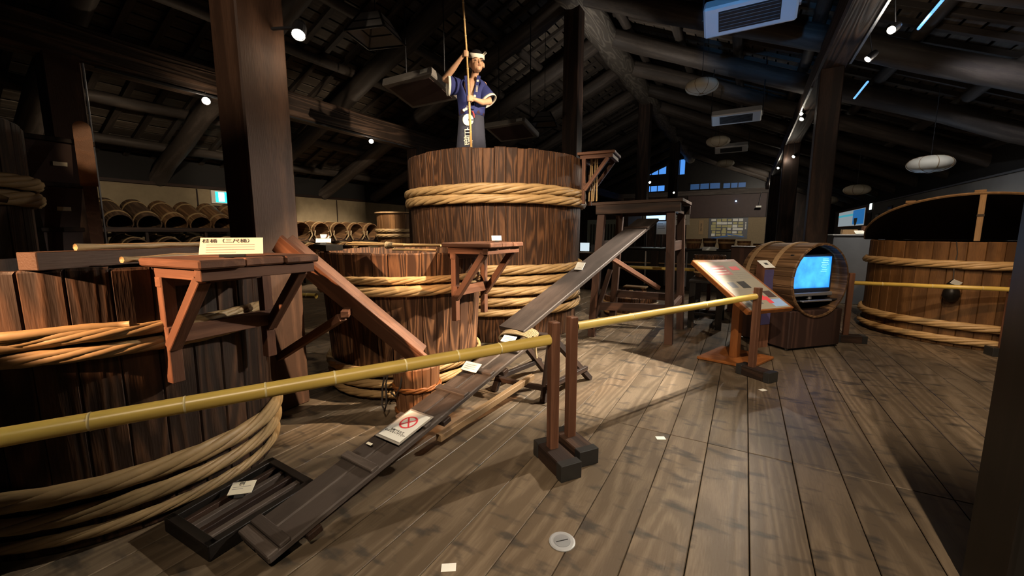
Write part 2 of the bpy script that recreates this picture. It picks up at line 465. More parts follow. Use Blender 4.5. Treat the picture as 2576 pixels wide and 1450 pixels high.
def man_body():
    ch = []
    ch.append([((-.015, .01, .86), .125), ((-.005, 0, 1.03), .12), ((.01, -.01, 1.19), .13)])
    ch.append([((-.15, 0, 1.225), .062), ((.17, 0, 1.225), .062)])
    ch.append([((.03, -.02, 1.27), .056), ((.07, -.07, 1.37), .05)])
    # head, bowed and turned towards the pole foot
    hh = []
    hh.append(('ell', (.085, -.085, 1.485), (.080, .098, .112)))
    hh.append(('ell', (.100, -.125, 1.425), (.060, .068, .072)))
    hh.append(('ell', (.112, -.160, 1.385), (.030, .028, .026)))      # chin
    hh.append([((.122, -.174, 1.470), .010), ((.131, -.193, 1.436), .0125)])   # nose
    hh.append(('ell', (.128, -.180, 1.412), (.022, .014, .010)))      # mouth
    hh.append(('ell', (.088, -.178, 1.492), (.030, .012, .010)))      # brow
    hh.append(('ell', (.150, -.160, 1.492), (.024, .012, .010)))
    hh.append(('ell', (.008, -.075, 1.455), (.012, .020, .030)))      # ears
    hh.append(('ell', (.168, -.060, 1.455), (.012, .020, .030)))
    for h in hh:
        if h[0] == 'ell': ch.append(('ell', hd(h[1]), tuple(v * HK for v in h[2])))
        else: ch.append([(hd(p), r * HK) for p, r in h])
    # raised arm (its hand high on the pole)
    ch.append([((-.15, 0, 1.225), .056), ((-.355, -.09, 1.285), .046)])
    ch.append([((-.355, -.09, 1.285), .044), ((-.24, -.17, 1.375), .042), ((-.105, -.255, 1.495), .027)])
    hx, hy, hz = -.024, -.285, 1.535
    ch.append([((-.105, -.255, 1.495), .027), ((hx-.045, hy+.015, hz-.01), .027)])
    for k in range(4):
        z = hz + .030 - .021 * k; s = (1, 1.06, 1, .85)[k]
        ch.append([((hx-.045, hy+.010, z), .0115), ((hx-.030, hy-.024*s, z), .0105), ((hx+.002, hy-.028*s, z-.002), .0100), ((hx+.020*s, hy-.012, z-.004), .0090), ((hx+.018*s, hy+.006, z-.004), .0085)])
    ch.append([((hx-.045, hy+.022, hz+.005), .012), ((hx-.020, hy+.028, hz+.035), .0105), ((hx+.006, hy+.020, hz+.046), .0095)])
    # low arm
    ch.append([((.17, 0, 1.225), .056), ((.262, -.085, .985), .046)])
    ch.append([((.262, -.085, .985), .044), ((.17, -.18, .945), .041), ((.085, -.265, .955), .028)])
    hx, hy, hz = .000, -.285, .965
    ch.append([((.085, -.265, .955), .028), ((hx+.045, hy+.010, hz), .027)])
    for k in range(4):
        z = hz + .030 - .021 * k; s = (1, 1.06, 1, .85)[k]
        ch.append([((hx+.045, hy+.008, z), .0115), ((hx+.030, hy-.024*s, z), .0105), ((hx-.002, hy-.028*s, z-.002), .0100), ((hx-.020*s, hy-.012, z-.004), .0090), ((hx-.018*s, hy+.006, z-.004), .0085)])
    ch.append([((hx+.045, hy+.022, hz+.005), .012), ((hx+.020, hy+.028, hz+.035), .0105), ((hx-.006, hy+.020, hz+.046), .0095)])
    for s in (-1, 1):
        ch.append([((-.015 + s*.085, .01, .84), .088), ((-.015 + s*.10, -.01, .47), .058), ((-.015 + s*.10, .02, .09), .040)])
        ch.append([((-.015 + s*.10, .02, .05), .042), ((-.015 + s*.11, -.13, .035), .032)])
    return remeshed(ch, .0062, 4)
MAN_BODY = man_body()

# ================================================================== STRUCTURE
RX, RZ, SL = -3.36, 6.3, .43          # ridge line and roof pitch (log centres)
XL, XR, YB, YF = -11.7, 4.3, 29.0, -4.0
def roofz(x, d=0): return RZ - SL * abs(x - RX) + d
# ---- floor of wide planks
floor = MB().box(XL, XR + .2, YF, YB, -.12, -.03).build('floor', plain('floor_underlay', (.02, .017, .015), .9))
tag(floor, 'floor of wide worn planks running the length of the hall', None, None, 'structure')
PW = .245
cuts = [YF, -.75, 2.98, 6.7, 10.45, 14.2, 18.0, 21.8, 25.5, YB]
plank_meshes = {}
far_planks = MB()
ncount = 0
k0 = int(math.floor((XL - .112) / PW)); k1 = int(math.ceil((XR - .112) / PW))
cand = []
for k in range(k0, k1):
    x0 = .112 + k * PW
    for j in range(len(cuts) - 1):
        ya, yb = cuts[j], cuts[j+1]
        cx, cy = x0 + PW/2, (ya + yb) / 2
        dd = math.hypot(cx, max(0, ya if ya > 0 else 0) if True else cy)
        az = math.degrees(atan2(cx, max(cy, .1)))
        cand.append((dd + (4 if x0 < -5.5 else 0) + (20 if yb < -.5 else 0), x0, ya, yb, j))
cand.sort()
for n, (dd, x0, ya, yb, j) in enumerate(cand):
    g = random.uniform(.0015, .0035)
    dz = random.uniform(-.0015, .0015)
    if n < 230 and yb > -.8:
        key = j
        if key not in plank_meshes:
            plank_meshes[key] = MB().cbox(-PW/2 + .0022, PW/2 - .0022, 0.002, yb - ya - .002, -.03, 0, .003).mesh('plank', FLOORW)
        link('plank', plank_meshes[key], floor, (x0 + PW/2, ya, dz))
    else:
        far_planks.box(x0 + g, x0 + PW - g, ya + .003, yb - .003, -.03, dz)
fp = far_planks.build('distant_planks', FLOORW, floor)
fp['kind'] = 'stuff'

# ---- roof: log rafters, purlins, battens and boards
ceil = MB().add([(RX, YF, RZ + 1.1), (RX, YB, RZ + 1.1), (XR + .6, YB, roofz(XR + .6, .62)), (XR + .6, YF, roofz(XR + .6, .62)),
                 (XL - .4, YB, roofz(XL - .4, .62)), (XL - .4, YF, roofz(XL - .4, .62))],
                [(0, 1, 2, 3), (0, 5, 4, 1)]).build('ceiling', plain('roof_underlay', (.03, .025, .02), .9))
tag(ceil, 'open pitched roof of dark logs, purlins and boards', None, None, 'structure')
for k in range(-1, 14):
    y = .05 + 2.1 * k
    log('rafter', (RX, y, RZ), (XR + .5, y + random.uniform(-.06, .06), roofz(XR + .5)), .21, .165, ROOFW, ceil, 12, .03)
    log('rafter', (RX, y, RZ), (XL - .3, y + random.uniform(-.06, .06), roofz(XL - .3)), .21, .165, ROOFW, ceil, 12, .03)
for s in (-1, 1):
    for i in range(7):
        x = RX + s * (.55 + 1.2 * i)
        if x > XR + .3: continue
        log('purlin', (x, YF, roofz(x, .31)), (x, YB, roofz(x, .31)), .10, .10, ROOFW, ceil, 8, .02)
    end = (XR + .5) if s > 0 else (XL - .3)
    y = YF + .2
    while y < YB:
        bar('batten', (RX, y, roofz(RX, .45)), (end, y, roofz(end, .45)), .10, .08, ROOFW, ceil)
        y += .47
    L = abs(end - RX); nb = int(L / .23)
    bmesh_board = MB().cbox(-.108, .108, 0, YB - YF, -.010, .010, .003).mesh('roof_board', ROOFB)
    for i in range(nb):
        x = RX + s * (.12 + .23 * i)
        link('roof_board', bmesh_board, ceil, (x, YF, roofz(x, .505 + random.uniform(-.006, .006))), (0, atan2(SL, 1) * s, 0))
ridge = log('ridge_beam', (RX, YF, RZ - .03), (RX, YB, RZ - .10), .34, .30, wood('ridge_log', (.10, .085, .07), (.19, .165, .135), (.28, .25, .21), bands=5, dist=8, along=.15, bump=.9, randv=0), None, 14, .04)
tag(ridge, 'huge pale grey ridge log running down the middle of the roof', 'beam', None, 'structure')
BEAMW = wood('beam_timber', (.03, .018, .012), (.085, .05, .032), (.17, .105, .066), bands=6, dist=6, along=.04, bump=.7, randv=.1, spots=.3)
b1 = bar('side_beam', (1.01, YF, 4.20), (1.01, YB, 4.20), .36, .38, BEAMW, None, bev=.03)
tag(b1, 'long squared beam over the aisle carrying the track lamps', 'beam', None, 'structure')
b2 = bar('side_beam', (-7.73, YF, 3.86), (-7.73, YB, 3.86), .34, .46, BEAMW, None, bev=.03)
tag(b2, 'long dark squared beam on the far side with worn lower edge', 'beam', None, 'structure')
# ragged worn wane along the far beam's lower edge
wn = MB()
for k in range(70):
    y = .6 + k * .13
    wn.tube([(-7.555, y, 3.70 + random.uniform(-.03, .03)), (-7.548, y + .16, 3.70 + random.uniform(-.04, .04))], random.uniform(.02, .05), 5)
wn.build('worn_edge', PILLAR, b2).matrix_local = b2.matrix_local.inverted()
# ---- pillars
def pillar(x, y, s, z1, mat, label):
    o = bar('wooden_pillar', (x, y, 0), (x, y, z1), s, s, mat, None, up=(0, 1, 0), bev=.012)
    return tag(o, label, 'pillar', None, 'structure')
pillar(-3.361, 1.872, .352, 6.1, PILLAR, 'thick brown squared pillar between the two front tubs')
pillar(RX, 8.47, .33, 6.1, OLD, 'dark ridge pillar just behind the tallest tub')
pillar(RX, 15.4, .40, 6.1, OLD, 'second dark ridge pillar, behind the tall trestle')
pillar(RX, 22.4, .42, 6.1, OLD, 'most distant ridge pillar before the far wall')
pillar(1.04, 2.14, .30, 4.05, BLACKW, 'black pillar cut off by the frame beside the aisle')
pillar(1.01, 8.47, .30, 4.05, OLD, 'dark aisle pillar behind the barrel with the screen')
pillar(1.0, 14.7, .40, 4.05, OLD, 'second aisle pillar with spot lamps, further down the hall')
pillar(1.0, 22.4, .40, 4.05, OLD, 'most distant aisle pillar near the far wall')
pillar(-7.73, 1.90, .34, 3.7, PILLAR, 'pillar behind the wooden hopper with a thin bright edge')
pillar(-7.73, 8.40, .34, 3.7, OLD, 'dark pillar beside the rim of the tallest tub')
pillar(-7.73, 15.0, .34, 3.7, OLD, 'distant pillar under the far beam')
cdt = bar('conduit', (-7.548, 2.085, 1.2), (-7.548, 2.085, 3.62), .018, .018, STEEL, None, up=(0, 1, 0)); tag(cdt, 'thin bright conduit on the edge of the pillar behind the hopper', 'conduit')
# ---- walls
wl = MB().box(XL - .12, XL, YF, 5.02, 0, 2.55).box(XL - .12, XL, 5.02, 5.95, 2.14, 2.55).box(XL - .12, XL, 5.95, YB, 0, 2.55).build('wall_left', PLAST)
tag(wl, 'long tan plastered side wall behind the barrel shelves', None, None, 'structure')
bar('wall_top_rail', (XL + .02, YF, 2.57), (XL + .02, YB, 2.57), .06, .07, OLD, wl)
for y in (4.97, 2.0, 8.9, 12.0):
    bar('panel_joint', (XL + .004, y, .1), (XL + .004, y, 2.52), .03, .02, OLD, wl, up=(1, 0, 0))
EAVE = plain('eave_shadow_board', (.010, .009, .008), .9)  # for added near-black boards closing the eave gap, shade put into the colour
MB().box(XL - .10, XL - .04, YF, YB, 2.55, 3.35).build('eave_shade_board', EAVE, wl)
bar('door_lintel', (XL + .02, 4.95, 2.11), (XL + .02, 6.02, 2.11), .06, .06, OLD, wl)
wl2 = MB().box(XL - .5, XL - .45, 4.5, 6.5, 0, 2.4).build('dark_doorway', BLACKW, wl)
wr = MB().box(XR, XR + .12, YF, YB, 0, 2.6).build('wall_right', PLASTG)
tag(wr, 'grey side wall behind the lidded tub', None, None, 'structure')
bar('wall_top_rail', (XR - .01, YF, 2.60), (XR - .01, YB, 2.60), .05, .04, GREYP, wr)
MB().box(XR + .04, XR + .10, YF, YB, 2.6, 3.75).build('eave_shade_board', EAVE, wr)
# far end wall with a gable and clerestory windows
wb = MB().box(XL, XR + .2, YB, YB + .15, 0, 4.0).build('wall_back', OLD)
tag(wb, 'far end wall of dark boards, tan panels and a gable with windows', None, None, 'structure')
bar('cross_beam', (XL, YB - .12, 3.98), (XR, YB - .12, 3.98), .22, .3, GREYW, wb)
MB().box(-3.4, .95, YB - .05, YB, 2.42, 3.82).build('dark_upper_panel', DARKP, wb)
MB().box(-3.4, 1.0, YB - .06, YB, .3, 2.40).build('tan_lower_panel', TANP, wb)
gb = MB().prism([(XL, 4.0), (XR, 4.0), (XR, 4.02), (RX, 7.3), (XL, 4.02)], 0, .1).build('gable_board', BLACKW, wb, (0, YB + .14, 0), (pi/2, 0, 0))
WINM = emit('blue_daylight', (.08, .30, .85), .9)
for i, (xa, xb, za, zb) in enumerate([(-6.2, -4.85, 5.3, 6.0), (-6.2, -4.9, 4.2, 4.62), (-3.3, -1.6, 4.2, 4.6), (-4.6, -3.7, 5.2, 6.2), (-1.4, -.2, 4.2, 4.55)]):
    w = MB().box(xa, xb, YB + .0, YB + .03, za, zb).build('window_%d' % (i + 1), WINM if i in (0, 1, 3) else emit('dim_daylight', (.1, .3, .8), .08), None)
    tag(w, 'blue-lit gable window pane number-free', None, None, 'structure')
    w['label'] = ['upper blue window in the far gable', 'low blue window in the far gable', 'dim strip window above the far panels', 'narrow blue window beside the last ridge pillar', 'dim strip window above the tan panel'][i]
    for f in (.33, .66):
        bar('window_bar', (xa + (xb - xa) * f, YB - .02, za), (xa + (xb - xa) * f, YB - .02, zb), .05, .04, BLACKW, w, up=(0, 1, 0))
    bar('window_frame', (xa - .05, YB - .03, za), (xb + .05, YB - .03, za), .06, .06, BLACKW, w)
    bar('window_frame', (xa - .05, YB - .03, zb), (xb + .05, YB - .03, zb), .06, .06, BLACKW, w)

# ================================================================== TUBS
def hoop_mesh(r, half, strands=5, turns=None, seg=None, seed=0, a0=0, a1=2*pi):
    """plaited bamboo hoop: long splits winding slowly round each other; half = half its height"""
    rnd = random.Random(seed)
    closed = abs(a1 - a0 - 2*pi) < 1e-6
    seg = seg or max(72, int(r * 150))
    turns = turns or max(1, round(r * (a1 - a0) / (half * 19)))
    mb = MB()
    for s in range(strands):
        pts = []; rs = []
        for i in range(seg if closed else seg + 1):
            a = a0 + (a1 - a0) * i / seg
            ph = turns * 2*pi * (i / seg) + 2*pi * s / strands
            wob = .06 * sin(5 * a + s * 1.7 + seed) + .05 * sin(11 * a + s)
            rr = r + half * (.30 * cos(ph) + wob)
            z = half * (.52 * sin(ph) + wob)
            pts.append((rr * cos(a), rr * sin(a), z))
            rs.append(half * (.50 + .05 * sin(7 * a + s * 2)))
        mb.tube(pts, rs, 7, closed=closed, upv=(0, 0, 1), flat=.80)
    return mb
def stave_mesh(rb, rt, h, n, wall=.045):
    mb = MB(); hf = pi / n
    rings = []
    for z in (0, .012, h - .012, h):
        r = rb + (rt - rb) * z / h
        ins = .008 if z in (0, h) else 0
        e = .0045 / r; g = .0012 / r
        pts = [(r - wall, -hf + g), (r - .006, -hf + g), (r - ins, -hf + e * 1.6), (r + .0015 - ins, 0), (r - ins, hf - e * 1.6), (r - .006, hf - g), (r - wall, hf - g)]
        rings.append([(p * cos(a), p * sin(a), z) for p, a in pts])
    vs = [p for ring in rings for p in ring]; m = 7
    fs = []
    for i in range(3):
        for k in range(m):
            l = (k + 1) % m
            fs.append((i*m+k, i*m+l, (i+1)*m+l, (i+1)*m+k))
    fs.append(tuple(range(m))[::-1]); fs.append(tuple(range(3*m, 4*m)))
    return mb.add(vs, fs)
def tub(name, label, loc, rb, rt, h, n, hoops, mat, hoopmat, wall=.05, group=None, rotz=0, base=.0, bottom=True):
    t = thing(name, label, 'tub', loc, rotz, group)
    sm = stave_mesh(rb, rt, h, n, wall).mesh('stave', mat)
    for k in range(n):
        link('stave', sm, t, (0, 0, base), (0, 0, 2*pi*k/n), (1, 1, 1 + random.uniform(-.004, .004)))
    if bottom:
        MB().lathe([(0, base + .06), (rb - wall * .6, base + .06), (rb - wall * .6, base + .10), (0, base + .10)], 40).build('bottom_board', mat, t)
    for i, (z, R) in enumerate(hoops):
        r = rb + (rt - rb) * (z - base) / h + R * .62
        hoop_mesh(r, R, seed=i, a0=i * 1.3, a1=i * 1.3 + 2*pi).build('bamboo_hoop', hoopmat, t, (0, 0, z), smooth=True)
    return t
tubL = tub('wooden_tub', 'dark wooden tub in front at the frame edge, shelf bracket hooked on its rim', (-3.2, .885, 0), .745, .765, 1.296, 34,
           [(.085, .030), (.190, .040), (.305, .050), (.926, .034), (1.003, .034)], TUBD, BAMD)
# the loose tails of its upper hoop
for (a0, a1, z0, z1, rr) in [(-.95, -.22, 1.03, 1.035, .022), (-1.05, -.40, .97, .99, .022), (.0, .52, 1.00, 1.01, .022), (-1.2, -.55, .905, .91, .020)]:
    pts = []; rs = []
    for i in range(15):
        f = i / 14; a = a0 + (a1 - a0) * f
        pts.append(((.79 + .02 * sin(f * 6)) * cos(a), (.79 + .02 * sin(f * 6)) * sin(a), z0 + (z1 - z0) * f)); rs.append(rr * (1 if f < .85 else 1.3 - .6 * f))
    MB().tube(pts, rs, 6, flat=.8, upv=(0, 0, 1)).build('hoop_tail', BAMD, tubL, smooth=True)
for a in (-1.35, .1, 1.6):
    bar('foot_block', (.62*cos(a), .62*sin(a), .02), (.80*cos(a), .80*sin(a), .02), .12, .04, BLACKW, tubL)
tubM = tub('wooden_tub', 'mid-sized wooden tub with brush across its rim, bucket at its foot', (-2.95, 2.99, 0), .69, .775, 1.288, 36,
           [(.070, .036), (.168, .040), (.275, .042), (.972, .046), (1.062, .032)], TUBM, BAMH)
tubB = tub('giant_tub', 'tallest wooden tub with a brewer standing above its rim', (-3.436, 5.518, 0), 1.25, 1.33, 2.50, 58,
           [(.415, .054), (.555, .056), (.700, .060), (.842, .056), (.978, .062), (1.880, .064), (2.000, .064)], TUBW, BAMH, wall=.06)
tubR = tub('lidded_tub', 'golden-brown tub by the grey wall, half its lid propped open', (2.79, 8.22, 0), 1.09, 1.09, 1.345, 44,
           [(.10, .046), (.285, .052), (1.055, .054)], TUBR, BAMH)
# lid of the right tub: flat rear half, raised front half, prop stick, battens
nvx, nvy = -2.79 / 8.68, -8.22 / 8.68
rl = atan2(nvy, nvx)                       # towards the viewer
lid = thing('raised_cover', 'round dark lid with its front half raised on a stick', 'lid', (2.79, 8.22, 1.352), rl)
half = [(1.16 * cos(a), 1.16 * sin(a)) for a in [(-pi/2) + pi * k / 40 for k in range(41)]]
rear = MB().prism([(-x, -y) for x, y in half], 0, .03).build('rear_half', LIDW, lid)
tilt = radians(29)
fr = MB().prism(half, 0, .030).build('front_half', LIDW, lid, (0, 0, .005), (0, -tilt, 0))
rim = [(1.165 * cos(a), 1.165 * sin(a), .015) for a in [(-pi/2) + pi * k / 40 for k in range(41)]]
MB().tube(rim, .018, 6).build('lid_edge', PALEW, fr)
for yy in (-.62, 0, .62):
    L = sqrt(1.16**2 - yy**2)
    bar('lid_batten', (.1, yy, .048), (L + .01, yy, .048), .10, .035, PALEW, fr)
bar('prop_stick', (1.02, .03, .0), (1.005, .03, .565), .055, .05, PALEW, lid, up=(1, 0, 0))
bar('prop_binding', (1.0125, .03, .30), (1.0125, .03, .33), .064, .058, ROPED, lid, up=(1, 0, 0), bev=.001)
# ================================================================== SHELF BRACKETS HOOKED ON THE TUBS
def bracket(label, loc, rotz, zt, mat, dep=.66, wid=.60, pv=.24, zlow=.72, zv=.90):
    """local +X points away from the tub; z measured from the floor"""
    t = thing('shelf_bracket', label, 'bracket', (loc[0], loc[1], 0), rotz, 'shelf brackets hooked on the tub rims')
    n = 3
    for i in range(n):
        y0 = -wid/2 + wid * i / n
        bar('shelf_plank', (-.06, y0 + wid/n/2, zt - .02), (dep + random.uniform(-.015, .015), y0 + wid/n/2, zt - .02), wid/n - .004, .040, mat, t, bev=.008)
    for s in (-1, 1):
        bar('shelf_bearer', (-.02, s * pv, zt - .068), (dep - .04, s * pv, zt - .068), .05, .05, mat, t)
        bar('post', (.035, s * pv, zlow), (.035, s * pv, zt - .09), .055, .05, mat, t, up=(1, 0, 0))
        bar('diagonal_brace', (.050, s * (pv + .004), zv), (dep * .80, s * (pv + .004), zt - .09), .05, .055, mat, t, up=(0, 1, 0))
    bar('front_rail', (dep - .05, -wid/2 + .02, zt - .068), (dep - .05, wid/2 - .02, zt - .068), .05, .052, mat, t)
    bar('rear_rail', (.03, -wid/2 + .03, zt - .115), (.03, wid/2 - .03, zt - .115), .05, .05, mat, t)
    bar('cross_rail', (.055, -pv - .03, zv + .06), (.055, pv + .03, zv + .06), .045, .085, mat, t)
    return t
aL = .07
bracket('brown shelf bracket on the darkest front tub, bearing the large caption card', (-2.455, 1.09), aL, 1.335, RED, .445, .60, .24, .72, .90)
bracket('brown shelf bracket on the mid-sized tub, bearing a small blank card', (-2.165, 2.97), 0.0, 1.372, RED, .42, .56, .22, .70, .90)
bracket('brown shelf bracket high up on the rim of the tallest tub', (-2.09, 5.80), .10, 2.57, RED, .46, .50, .20, 1.86, 2.05)

for k in range(4):
    o = MB().tube([(0, 0, 0), (random.uniform(-.02, .02), .01, .62)], .011, 7).build('bamboo_stick', BAMH if k % 2 else BAMD, None, (-2.00 + .035 * k, 5.74 + .03 * (k % 2), 1.905), smooth=True)
    tag(o, 'bamboo stick in the high shelf bracket, %s out from the tallest tub' % ('first', 'second', 'third', 'fourth')[k], 'stick', 'sticks in the high shelf bracket')
# ---- caption cards
def card(label, loc, rotz, w, h, tiltd, mat=WHITE, txt=None, lines=3, cat='card', group=None, name='caption_card'):
    """tilted card on a little dark foot; local -Y faces the reader"""
    t = thing(name, label, cat, loc, rotz, group)
    a = radians(tiltd)
    p = MB().cbox(-w/2, w/2, 0, h, -.002, .002, .0006).build('card', mat, t, (0, 0, .012), (a, 0, 0))
    MB().prism([(-.012, 0), (h * cos(a) * .8 + .01, 0), (h * cos(a) * .8, .006), (0, .012)], -w*.2, w*.2).xf(Matrix.Rotation(pi/2, 4, 'X') @ Matrix.Rotation(pi/2, 4, 'Y')).build('foot', HOLDER, t)
    if txt:
        text(txt, 'lettering', INK, p, (-w * .06, h * .78, .0025))
    for i in range(lines):
        y = h * (.56 if txt else .68) - i * h * .15
        MB().box(-w*.40, w*.36 - (i == lines - 1) * w * .3, y - h*.018, y + h*.018, .0020, .0026).build('text_line', INKG, p)
    return t
camrot = AZ
card('large bright caption card on the shelf bracket of the front tub', (-2.12, 1.02, 1.338), 1.02, .255, .115, 42, CREAM, 'tub_card', 4)
card('small blank card on the shelf bracket of the mid-sized tub', (-1.86, 2.99, 1.375), .66, .085, .05, 55, WHITE, None, 2)

# ---- plank and sticks lying across the dark tub
bb = (-2.75, .70, 1.30)
t = thing('crossbar_timber', 'squared timber lying across the rim of the darkest front tub', 'timber', bb)
bar('timber', (-2.545, .455, 1.335), (-2.92, 1.40, 1.335), .10, .075, PILLAR, t, world=bb)
for i, (p0, p1) in enumerate([((-2.56, .60, 1.385), (-2.85, 1.40, 1.385)), ((-2.50, .735, 1.325), (-2.70, 1.36, 1.330)), ((-2.47, .80, 1.315), (-2.62, 1.35, 1.320))]):
    pts = [Vector(p0).lerp(Vector(p1), k / 8) + Vector((random.uniform(-.006, .006), random.uniform(-.006, .006), random.uniform(0, .006))) for k in range(9)]
    o = MB().tube([p - Vector(p0) for p in pts], [.012 if k % 3 else .016 for k in range(9)], 7).build('bamboo_twig', BAMD, None, p0, smooth=True)
    tag(o, ['knobbly bamboo twig lying along the squared timber', 'bent bamboo twig on the tub rim below the squared timber', 'short bamboo twig tucked under the front shelf bracket'][i], 'twig', 'bamboo twigs on the dark front tub')

# ---- brush of split bamboo and dark plank across the middle tub
bb = (-2.9, 2.7, 1.29)
br = thing('bamboo_brush', 'long brush of split bamboo lying across the mid-sized tub', 'brush', bb)
A, B = Vector((-3.28, 2.62, 1.335)), Vector((-2.32, 2.80, 1.345))
for k in range(22):
    a = random.uniform(0, 2*pi); sp = random.uniform(.01, .055)
    off = Vector((0, cos(a) * sp, abs(sin(a)) * sp * .7))
    p0 = A + off + Vector((random.uniform(-.05, .05), 0, 0)); pm = A.lerp(B, .45) + off * .45; p1 = A.lerp(B, .62) + off * .3
    MB().tube([p - Vector(bb) for p in (p0, pm, p1)], [.006, .007, .006], 5).build('bamboo_strip', BAMH, br)
MB().tube([A.lerp(B, .40) - Vector(bb), B - Vector(bb)], [.016, .012], 8).build('handle', BAMH, br, smooth=True)
MB().tube([A.lerp(B, .42) - Vector(bb), A.lerp(B, .50) - Vector(bb)], [.034, .028], 10).build('binding', ROPE, br, smooth=True)
st = MB().tube([(0, 0, 0), (.45, .06, .004)], [.010, .008], 7).build('bamboo_stick', BAMH, None, (-2.72, 2.62, 1.305))
tag(st, 'thin bamboo stick beside the brush on the mid-sized tub', 'stick')
dp = bar('dark_plank', (-3.55, 2.50, 1.325), (-3.06, 2.28, 1.325), .14, .05, BLACKW)
tag(dp, 'dark plank resting on the rim of the mid-sized tub', 'plank')
card('grey caption card on the dark plank of the mid-sized tub', (-3.40, 2.42, 1.352), .9, .13, .07, 30, WHITE, None, 2)

# ---- V-shaped trough running from the rim down into the bucket
tr = thing('wooden_trough', 'long V-shaped wooden trough sloping down into the bucket', 'trough', (-2.5, 1.95, 0))
A, B = Vector((-2.86, 1.64, 1.335)), Vector((-2.185, 2.285, .43))
d = (B - A).normalized(); side = d.cross(Vector((0, 0, 1))).normalized(); upn = side.cross(d).normalized()
for s in (-1, 1):
    cdir = (side * s + upn).normalized()
    off = cdir * .098
    nrm = (upn - side * s).normalized()
    bar('trough_board', A + off, B + off, .195, .026, RED, tr, up=tuple(nrm), world=(-2.5, 1.95, 0))
M0 = A.lerp(B, .50)
bar('strut', M0 + side * .17 - upn * .02, Vector((-3.165, 1.80, .47)), .06, .055, RED, tr, world=(-2.5, 1.95, 0))
bar('strut_head', M0 + side * .20 + upn * .01, M0 - side * .17 + upn * .015, .055, .045, RED, tr, world=(-2.5, 1.95, 0))

# ---- bucket with rope
bk = thing('wooden_bucket', 'small round wooden bucket with a rope loop at the trough foot', 'bucket', (-2.19, 2.31, 0))
PAIL = wood('pail_wood', (.15, .065, .028), (.28, .135, .062), (.40, .215, .105), bands=8, dist=5, along=.05, bump=.2, randv=.3)
sm = stave_mesh(.155, .185, .43, 16, .018).mesh('stave', PAIL)
for k in range(16): link('stave', sm, bk, (0, 0, .01), (0, 0, 2*pi*k/16))
MB().lathe([(0, .05), (.15, .05), (.15, .07), (0, .07)], 20).build('bottom_board', PAIL, bk)
hoop_mesh(.180, .022, 3, seed=3, turns=4).build('bamboo_hoop', ORANGE, bk, (0, 0, .27), smooth=True)
hoop_mesh(.166, .018, 3, seed=4, turns=4).build('bamboo_hoop', ORANGE, bk, (0, 0, .07), smooth=True)
bar('hand_bar', (-.05, -.12, .40), (.04, .14, .42), .05, .022, PAIL, bk)
rp = [(-.13, -.14, .44), (-.175, -.16, .38), (-.18, -.19, .26), (-.17, -.21, .13), (-.135, -.22, .09), (-.12, -.21, .16), (-.14, -.19, .30), (-.14, -.15, .42), (-.02, -.10, .445), (.02, -.17, .40), (.01, -.19, .30), (-.03, -.20, .22), (-.09, -.19, .24)]
MB().tube(rp, .0075, 6).build('rope', ROPED, bk, smooth=True)

# ================================================================== RAMP, TRESTLE AND TALL TRESTLE TABLE
rb = (-1.74, 1.9, 0)
ramp = thing('plank_ramp', 'long cleated plank ramp rising from the floor to the trestle', 'ramp', rb)
A, B = Vector((-1.815, .85, .052)), Vector((-1.65, 3.03, .515))
d = (B - A); L = d.length; d.normalize()
side = d.cross(Vector((0, 0, 1))).normalized(); upn = side.cross(d).normalized()
# main board in three widths split by a crack
for (c, w) in ((-.068, .128), (.068, .136)):
    bar('ramp_board', A + side * c, B + side * c, w, .036, GREYW, ramp, up=tuple(upn), world=rb, bev=.007)
for f in (.011, .036, .255, .435, .60, .735, .90):
    p = A + d * (L * f) + upn * .028
    w = .052
    if f < .03: p = p - upn * .008
    bar('cleat', p - side * .137, p + side * .137, w, .022, GREYW, ramp, up=tuple(upn), world=rb, bev=.005)
for f in (.09, .50, .80):
    p = A + d * (L * f) - upn * .035
    bar('under_cleat', p - side * .13, p + side * .15, .07, .035, OLD, ramp, up=tuple(upn), world=rb)
# upper plank
ub = (-1.45, 4.3, 0)
up = thing('upper_plank', 'long smooth dark plank rising from the trestle to the tall table', 'plank', ub)
A2, B2 = Vector((-1.735, 3.02, .60)), Vector((-1.135, 5.62, 1.625))
bar('plank_board', A2, B2, .30, .040, wood('dark_plank_wood', (.030, .023, .020), (.056, .043, .037), (.09, .068, .057), bands=4, dist=5, along=.1, bump=.2, randv=0, spots=.3, ring=.35, blot=.5), up, world=ub, bev=.006)
d2 = (B2 - A2).normalized(); s2 = d2.cross(Vector((0, 0, 1))).normalized(); u2 = s2.cross(d2).normalized()
bar('cross_strap', A2.lerp(B2, .875) - s2 * .165 + u2 * .026, A2.lerp(B2, .875) + s2 * .165 + u2 * .026, .045, .014, OLD, up, up=tuple(u2), world=ub)
bar('brace_under', A2.lerp(B2, .60) - u2 * .03 + s2 * .02, Vector((-.93, 5.43, .75)), .06, .05, RED, up, world=ub)
# rope lashing at the joint, under a clear guard
rope = thing('rope_lashing', 'coiled straw rope lashing the ramp to the upper plank', 'rope', (-1.66, 3.0, .5))
for k in range(9):
    y = -.045 + k * .016
    pts = [(.158 * cos(a) * (1 if abs(cos(a)) < .9 else 1.0), y + .004 * sin(3*a), .058 + y * .28 + .050 * sin(a)) for a in [2*pi*i/28 for i in range(28)]]
    MB().tube(pts, .0085, 6, closed=True).build('rope_turn', ROPE, rope, smooth=True)
MB().tube([(.16, -.02, .09), (.19, -.03, .03), (.18, .0, -.06), (.20, -.02, -.1)], .009, 6).build('rope_end', ROPE, rope, smooth=True)
